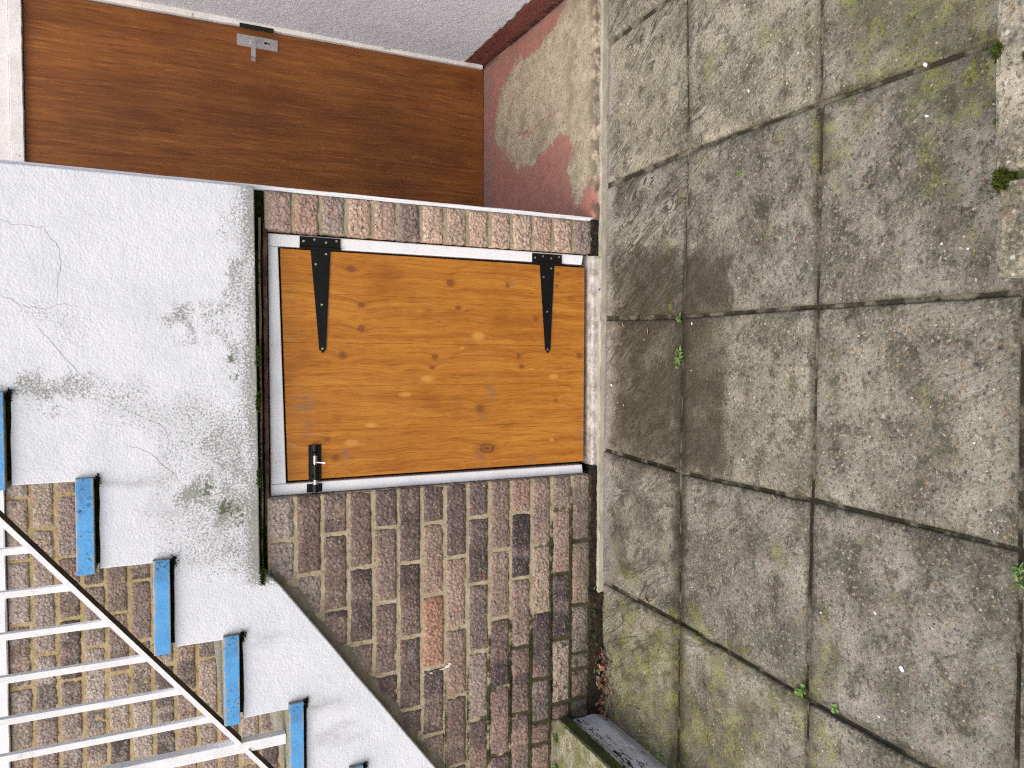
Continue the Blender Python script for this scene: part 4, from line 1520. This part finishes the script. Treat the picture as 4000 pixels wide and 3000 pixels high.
def moss_line(p, q, w_, n, label, mat, seed, up=(0, -1, .2), fuzz=.010, hmin=0.0):
    rr = random.Random(seed)
    bm = bmesh.new()
    p, q, up = Vector(p), Vector(q), Vector(up).normalized()
    L = (q - p).length
    ph = [rr.uniform(0, 6.28) for _ in range(5)]
    for k in range(n):
        t = rr.random()
        dens = .5 + .5 * math.sin(t * L * 38 + ph[0]) * math.sin(t * L * 15 + ph[1])
        if rr.random() > max(dens, hmin):
            continue
        c = p.lerp(q, t) + Vector((rr.gauss(0, w_ * .4), rr.uniform(-.003, .003), rr.gauss(0, w_ * .4)))
        for s_ in range(3):
            dv = (up + Vector((rr.gauss(0, .6), rr.gauss(0, .4), rr.gauss(0, .6)))).normalized() * fuzz * rr.uniform(.4, 1)
            sd = dv.cross(Vector((rr.uniform(-1, 1), rr.uniform(-1, 1), rr.uniform(-1, 1)))).normalized() * fuzz * .18
            bm.faces.new((bm.verts.new(c - sd), bm.verts.new(c + sd), bm.verts.new(c + dv)))
    me = bpy.data.meshes.new('moss')
    bm.to_mesh(me)
    bm.free()
    me.materials.append(mat)
    o = link(bpy.data.objects.new('moss', me))
    tag(o, label, 'moss', kind='stuff')
    return o


moss_line((-.60, .0, 1.106), (.30, .004, 1.110), .006, 1900, 'dark moss growing along the gap under the white stair string', M_MOSS, 5, fuzz=.010, hmin=.25)
for i_, (xx, zz, nn) in enumerate(((.005, 1.112, 160), (-.12, 1.113, 150), (-.33, 1.112, 120), (-.60, 1.106, 170))):
    o = moss_line((xx - .022, -.029, zz), (xx + .022, -.029, zz), .007, nn, ['moss tuft on the string edge nearest the pier', 'moss tuft on the string edge, second from the pier', 'moss tuft on the string edge above the bolt', 'moss tuft where the string bends below the steps'][i_], M_MOSS, 70 + i_, hmin=.8)
for i_, (a_, b_, lab) in enumerate((((-1.055, .0, .075), (-1.055, .0, .42), 'x'),)):
    pass
# moss in the lower-left bed joints
for k in (6, 7, 8, 9, 10, 11, 12):
    zj = JZ0 - PITCH * k
    xl_, xr_ = -1.30, (-1.02, -.98, -.90, -.85, -.85, -.62, -.47)[k - 6]
    moss_line((xl_, .001, zj), (xr_, .001, zj), .0045, int(500 * (xr_ - xl_) / .4), 'dark moss in the mortar bed %s' % ('six courses below the string', 'seven courses down', 'level with the dark brick ends', 'five courses above the paving', 'four courses above the paving', 'three courses above the paving', 'two courses above the paving')[k - 6], M_DARKMOSS if k % 2 else M_MOSS, 90 + k, fuzz=.006, hmin=.12)
for n, (xr, xl, zt) in enumerate(TR[1:7]):
    moss_line((xr - .02, -.032, zt - TH - .006), (xr + .006, -.033, zt - TH - .01), .008, 110, 'black moss at the inner end of the %s blue tread' % ('topmost', 'second', 'third', 'fourth', 'fifth', 'lowest')[n], M_DARKMOSS, 120 + n, fuzz=.009, hmin=.6)


def leaf_shape(bm, c, d, up, L, W, curl=.25):
    """simple leaf: two rows of quads folded along the midrib"""
    d = d.normalized()
    s_ = d.cross(up).normalized()
    u = s_.cross(d).normalized()
    prof_ = [(0, .08), (.25, .75), (.5, 1.0), (.75, .72), (1.0, .05)]
    mid, lf, rt = [], [], []
    for t, w_ in prof_:
        b = c + d * L * t + u * (-curl * L * t * t)
        mid.append(bm.verts.new(b))
        lf.append(bm.verts.new(b + s_ * W * w_ / 2 + u * W * .16 * w_))
        rt.append(bm.verts.new(b - s_ * W * w_ / 2 + u * W * .16 * w_))
    for i in range(4):
        bm.faces.new((mid[i], mid[i + 1], lf[i + 1], lf[i]))
        bm.faces.new((rt[i], rt[i + 1], mid[i + 1], mid[i]))


def weed(loc, n, L, W, spread, label, seed, grass=False, stretch=(1, 1), lift=.5):
    rr = random.Random(seed)
    bm = bmesh.new()
    for k in range(n):
        a = rr.uniform(0, 2 * math.pi)
        c = Vector((rr.uniform(-1, 1) * spread * stretch[0], rr.uniform(-1, 1) * spread * stretch[1], rr.uniform(0, .012)))
        d = Vector((math.cos(a), math.sin(a), rr.uniform(.1, lift)))
        leaf_shape(bm, c, d, Vector((0, 0, 1)), L * rr.uniform(.6, 1.1), W * rr.uniform(.7, 1.1), rr.uniform(.1, .5))
        if not grass:
            tube(bm, (c.x * .4, c.y * .4, -.004), tuple(c), .0008, n=5)
    o = bm_obj('grass_tuft' if grass else 'weed', bm, M_GRASS if grass else M_LEAF)
    o.location = loc
    tag(o, label, 'grass' if grass else 'weed')
    return o


weed((0.0, -.425, .0), 16, .019, .010, .011, 'leafy green weed in the paving joint in front of the pine door', 1, stretch=(2.6, .8))
weed((.115, -.418, .0), 5, .016, .009, .006, 'tiny weed at the slab crossing nearest the pine door', 2)
weed((-.768, -.897, .0), 9, .019, .012, .008, 'small weed with rounded leaves at a paving crossing', 3)
weed((-.772, -.985, .0), 6, .013, .010, .012, 'row of round weed leaves in the paving joint', 4, stretch=(.3, 2.0))
weed((-.372, -1.352, -.006), 12, .013, .0045, .010, 'spiky weed in the joint at the near edge of the paving', 5, stretch=(1.6, .8))
weed((-.372, -1.352, -.006), 14, .017, .0018, .012, 'thin grass blades among the spiky weed in the near joint', 6, True, stretch=(1.6, .8), lift=1.2)
weed((-1.010, -.006, .012), 9, .016, .009, .010, 'rounded weed at the wall foot, furthest from the mossy slab', 7, stretch=(1.8, .6), lift=.9)
weed((-1.062, -.006, .012), 9, .017, .009, .010, 'rounded weed at the wall foot beside the dead leaves', 8, stretch=(1.8, .6), lift=.9)
weed((-1.105, -.004, .012), 7, .016, .008, .009, 'rounded weed at the wall foot nearest the mossy slab', 9, stretch=(1.8, .6), lift=.9)
weed((-.775, -.004, .012), 7, .014, .007, .008, 'small weed at the wall foot below the dark bricks', 10, stretch=(2.4, .6), lift=.9)
for i_, xx in enumerate((-.86, -.92, -.965)):
    weed((xx, -.004, .012), 8, .030, .0022, .008, ['grass tuft at the wall foot, furthest from the leaf litter', 'grass tuft at the wall foot, middle of three', 'grass tuft at the wall foot beside the leaf litter'][i_], 20 + i_, True, lift=1.6)
weed((.415, .012, .020), 12, .030, .0022, .014, 'grass tuft in the broken corner below the pier', 24, True, lift=1.4)
weed((.352, .0, .020), 8, .022, .0020, .010, 'sparse grass beside the hinge side of the sill', 25, True, lift=1.2)
weed((-1.275, -.010, .172), 7, .018, .010, .010, 'bright weed between mossy slab and brick wall', 26, stretch=(2.2, .4), lift=.9)
weed((-1.372, -.012, .172), 9, .022, .012, .012, 'large leaved weed on the mossy slab against the wall', 27, stretch=(1.6, .6), lift=.7)
weed((-1.20, -.36, .002), 5, .014, .008, .006, 'tiny weed at the base of the whitewashed kerb', 28)
weed((.478, -.655, .0), 4, .010, .007, .006, 'two tiny weed leaves in the joint beside the recess', 29, stretch=(1.5, .4))

rr = random.Random(77)
bm = bmesh.new()
for k in range(120):
    t = rr.random()
    c = Vector((-1.00 - .22 * t + rr.gauss(0, .012), -.016 - abs(rr.gauss(0, .020 + .018 * math.sin(t * 3.1))), .003 + rr.uniform(0, .016)))
    a = rr.uniform(0, 6.28)
    leaf_shape(bm, c, Vector((math.cos(a), math.sin(a), rr.uniform(-.25, .5))), Vector((rr.gauss(0, .5), rr.gauss(0, .5), 1)).normalized(), rr.uniform(.010, .028), rr.uniform(.005, .014), rr.uniform(-.4, .6))
o = bm_obj('leaf_litter', bm, M_DRY)
tag(o, 'pile of brown dead leaves in the corner by the mossy slab', 'leaves', kind='stuff')


def dead_leaf(loc, L, W, ang, label, mat, seed):
    rr = random.Random(seed)
    bm = bmesh.new()
    leaf_shape(bm, Vector((0, 0, 0)), Vector((math.cos(ang), math.sin(ang), .12)), Vector((rr.uniform(-.3, .3), rr.uniform(-.3, .3), 1)).normalized(), L, W, .3)
    o = bm_obj('dead_leaf', bm, mat)
    o.location = loc
    return tag(o, label, 'leaf', 'single dead leaves on the paving')


dead_leaf((-.752, -.285, .004), .024, .011, 1.2, 'single reddish leaf lying in the joint below the brick wall', M_DRY2, 1)
dead_leaf((-1.060, -.038, .018), .036, .012, 2.6, 'grey green leaf on top of the brown leaf pile', M_GREY, 2)
dead_leaf((-1.12, -.026, .020), .030, .016, .6, 'large pale brown leaf on the leaf pile', M_DRY2, 3)
dead_leaf((-1.04, -.030, .020), .026, .015, 4.0, 'pinkish brown leaf near the wall foot', M_DRY2, 4)
dead_leaf((.095, -.27, .003), .022, .006, 2.9, 'thin dry leaf on the damp slab by the joint', M_DRY2, 5)
dead_leaf((.118, -.13, .003), .016, .006, 3.4, 'small orange leaf in the joint near the sill', M_DRY2, 6)
dead_leaf((-.905, -.555, .003), .024, .007, 1.0, 'brown leaf with a stalk on the mossy slab row', M_DRY, 7)
dead_leaf((-.33, -.44, .003), .018, .008, .4, 'little brown leaf where the black joints cross', M_DRY, 8)
dead_leaf((-1.20, -.16, .004), .026, .006, 2.0, 'pale seed husk on the green slab beside the kerb', M_DRY2, 9)
dead_leaf((-.34, -.80, .003), .020, .005, .9, 'orange leaf scrap beside the second joint', M_DRY2, 10)


def chip(loc, r, mat, label, seed):
    rr = random.Random(seed)
    bm = bmesh.new()
    n = 7
    A = [bm.verts.new((r * rr.uniform(.6, 1.1) * math.cos(k * 2 * math.pi / n), r * .6 * rr.uniform(.6, 1.1) * math.sin(k * 2 * math.pi / n), .0015)) for k in range(n)]
    B = [bm.verts.new((v.co.x, v.co.y, 0)) for v in A]
    bm.faces.new(A)
    for k in range(n):
        bm.faces.new((A[k], B[k], B[(k + 1) % n], A[(k + 1) % n]))
    o = bm_obj('paint_chip', bm, mat)
    o.location = loc
    o.rotation_euler = (0, 0, rr.uniform(0, 6))
    return tag(o, label, 'paint chip')


chip((.233, -.012, .0175), .0058, M_CHIPBLUE, 'bright blue paint chip on the pale edging below the door', 1)
chip((-.088, -.066, .0012), .0065, M_CHIPWHITE, 'white paint chip on the dark damp slab', 2)
chip((.568, -1.160, .0012), .0075, M_CHIPWHITE, 'white paint chip in the joint near the coping', 3)
chip((.469, -1.165, .0012), .0050, M_CHIPWHITE, 'small white chip on the green slab near the coping', 4)
chip((.674, -.685, .0012), .0055, M_CHIPWHITE, 'white chip on the slab in front of the recess', 5)
chip((.10, -.475, .0012), .0045, M_CHIPWHITE, 'white chip at the slab crossing by the pine door', 6)
chip((-.62, -1.14, .0012), .0090, M_CHIPWHITE, 'pale paint spot on the slab at the near edge', 7)
chip((-1.18, -.06, .004), .0040, M_BLUE, 'dull blue paint chip beside the leaf pile', 8)

# splashes of white paint on the bricks
for i_, (xx, zz, ww, hh) in enumerate(((-.964, .559, .010, .018), (-.969, .572, .004, .02), (-.957, .55, .006, .012), (-.974, .61, .005, .010))):
    rr = random.Random(300 + i_)
    bm = bmesh.new()
    n = 9
    A = [bm.verts.new((ww * .6 * rr.uniform(.4, 1.1) * math.cos(k * 2 * math.pi / n), 0, hh * .6 * rr.uniform(.5, 1.1) * math.sin(k * 2 * math.pi / n))) for k in range(n)]
    B = [bm.verts.new((v.co.x, .004, v.co.z)) for v in A]
    bm.faces.new(A)
    for k in range(n):
        bm.faces.new((A[k], B[k], B[(k + 1) % n], A[(k + 1) % n]))
    o = bm_obj('paint_splash', bm, M_CHIPWHITE, wall)
    o.location = (xx, -.0030, zz)

scene.render.engine = 'CYCLES'
scene.cycles.max_bounces = 5
scene.cycles.diffuse_bounces = 3
scene.cycles.glossy_bounces = 2
scene.cycles.adaptive_threshold = 0.01
scene.cycles.sample_clamp_indirect = 3.0
scene.cycles.use_denoising = False
scene.cycles.filter_width = 1.15
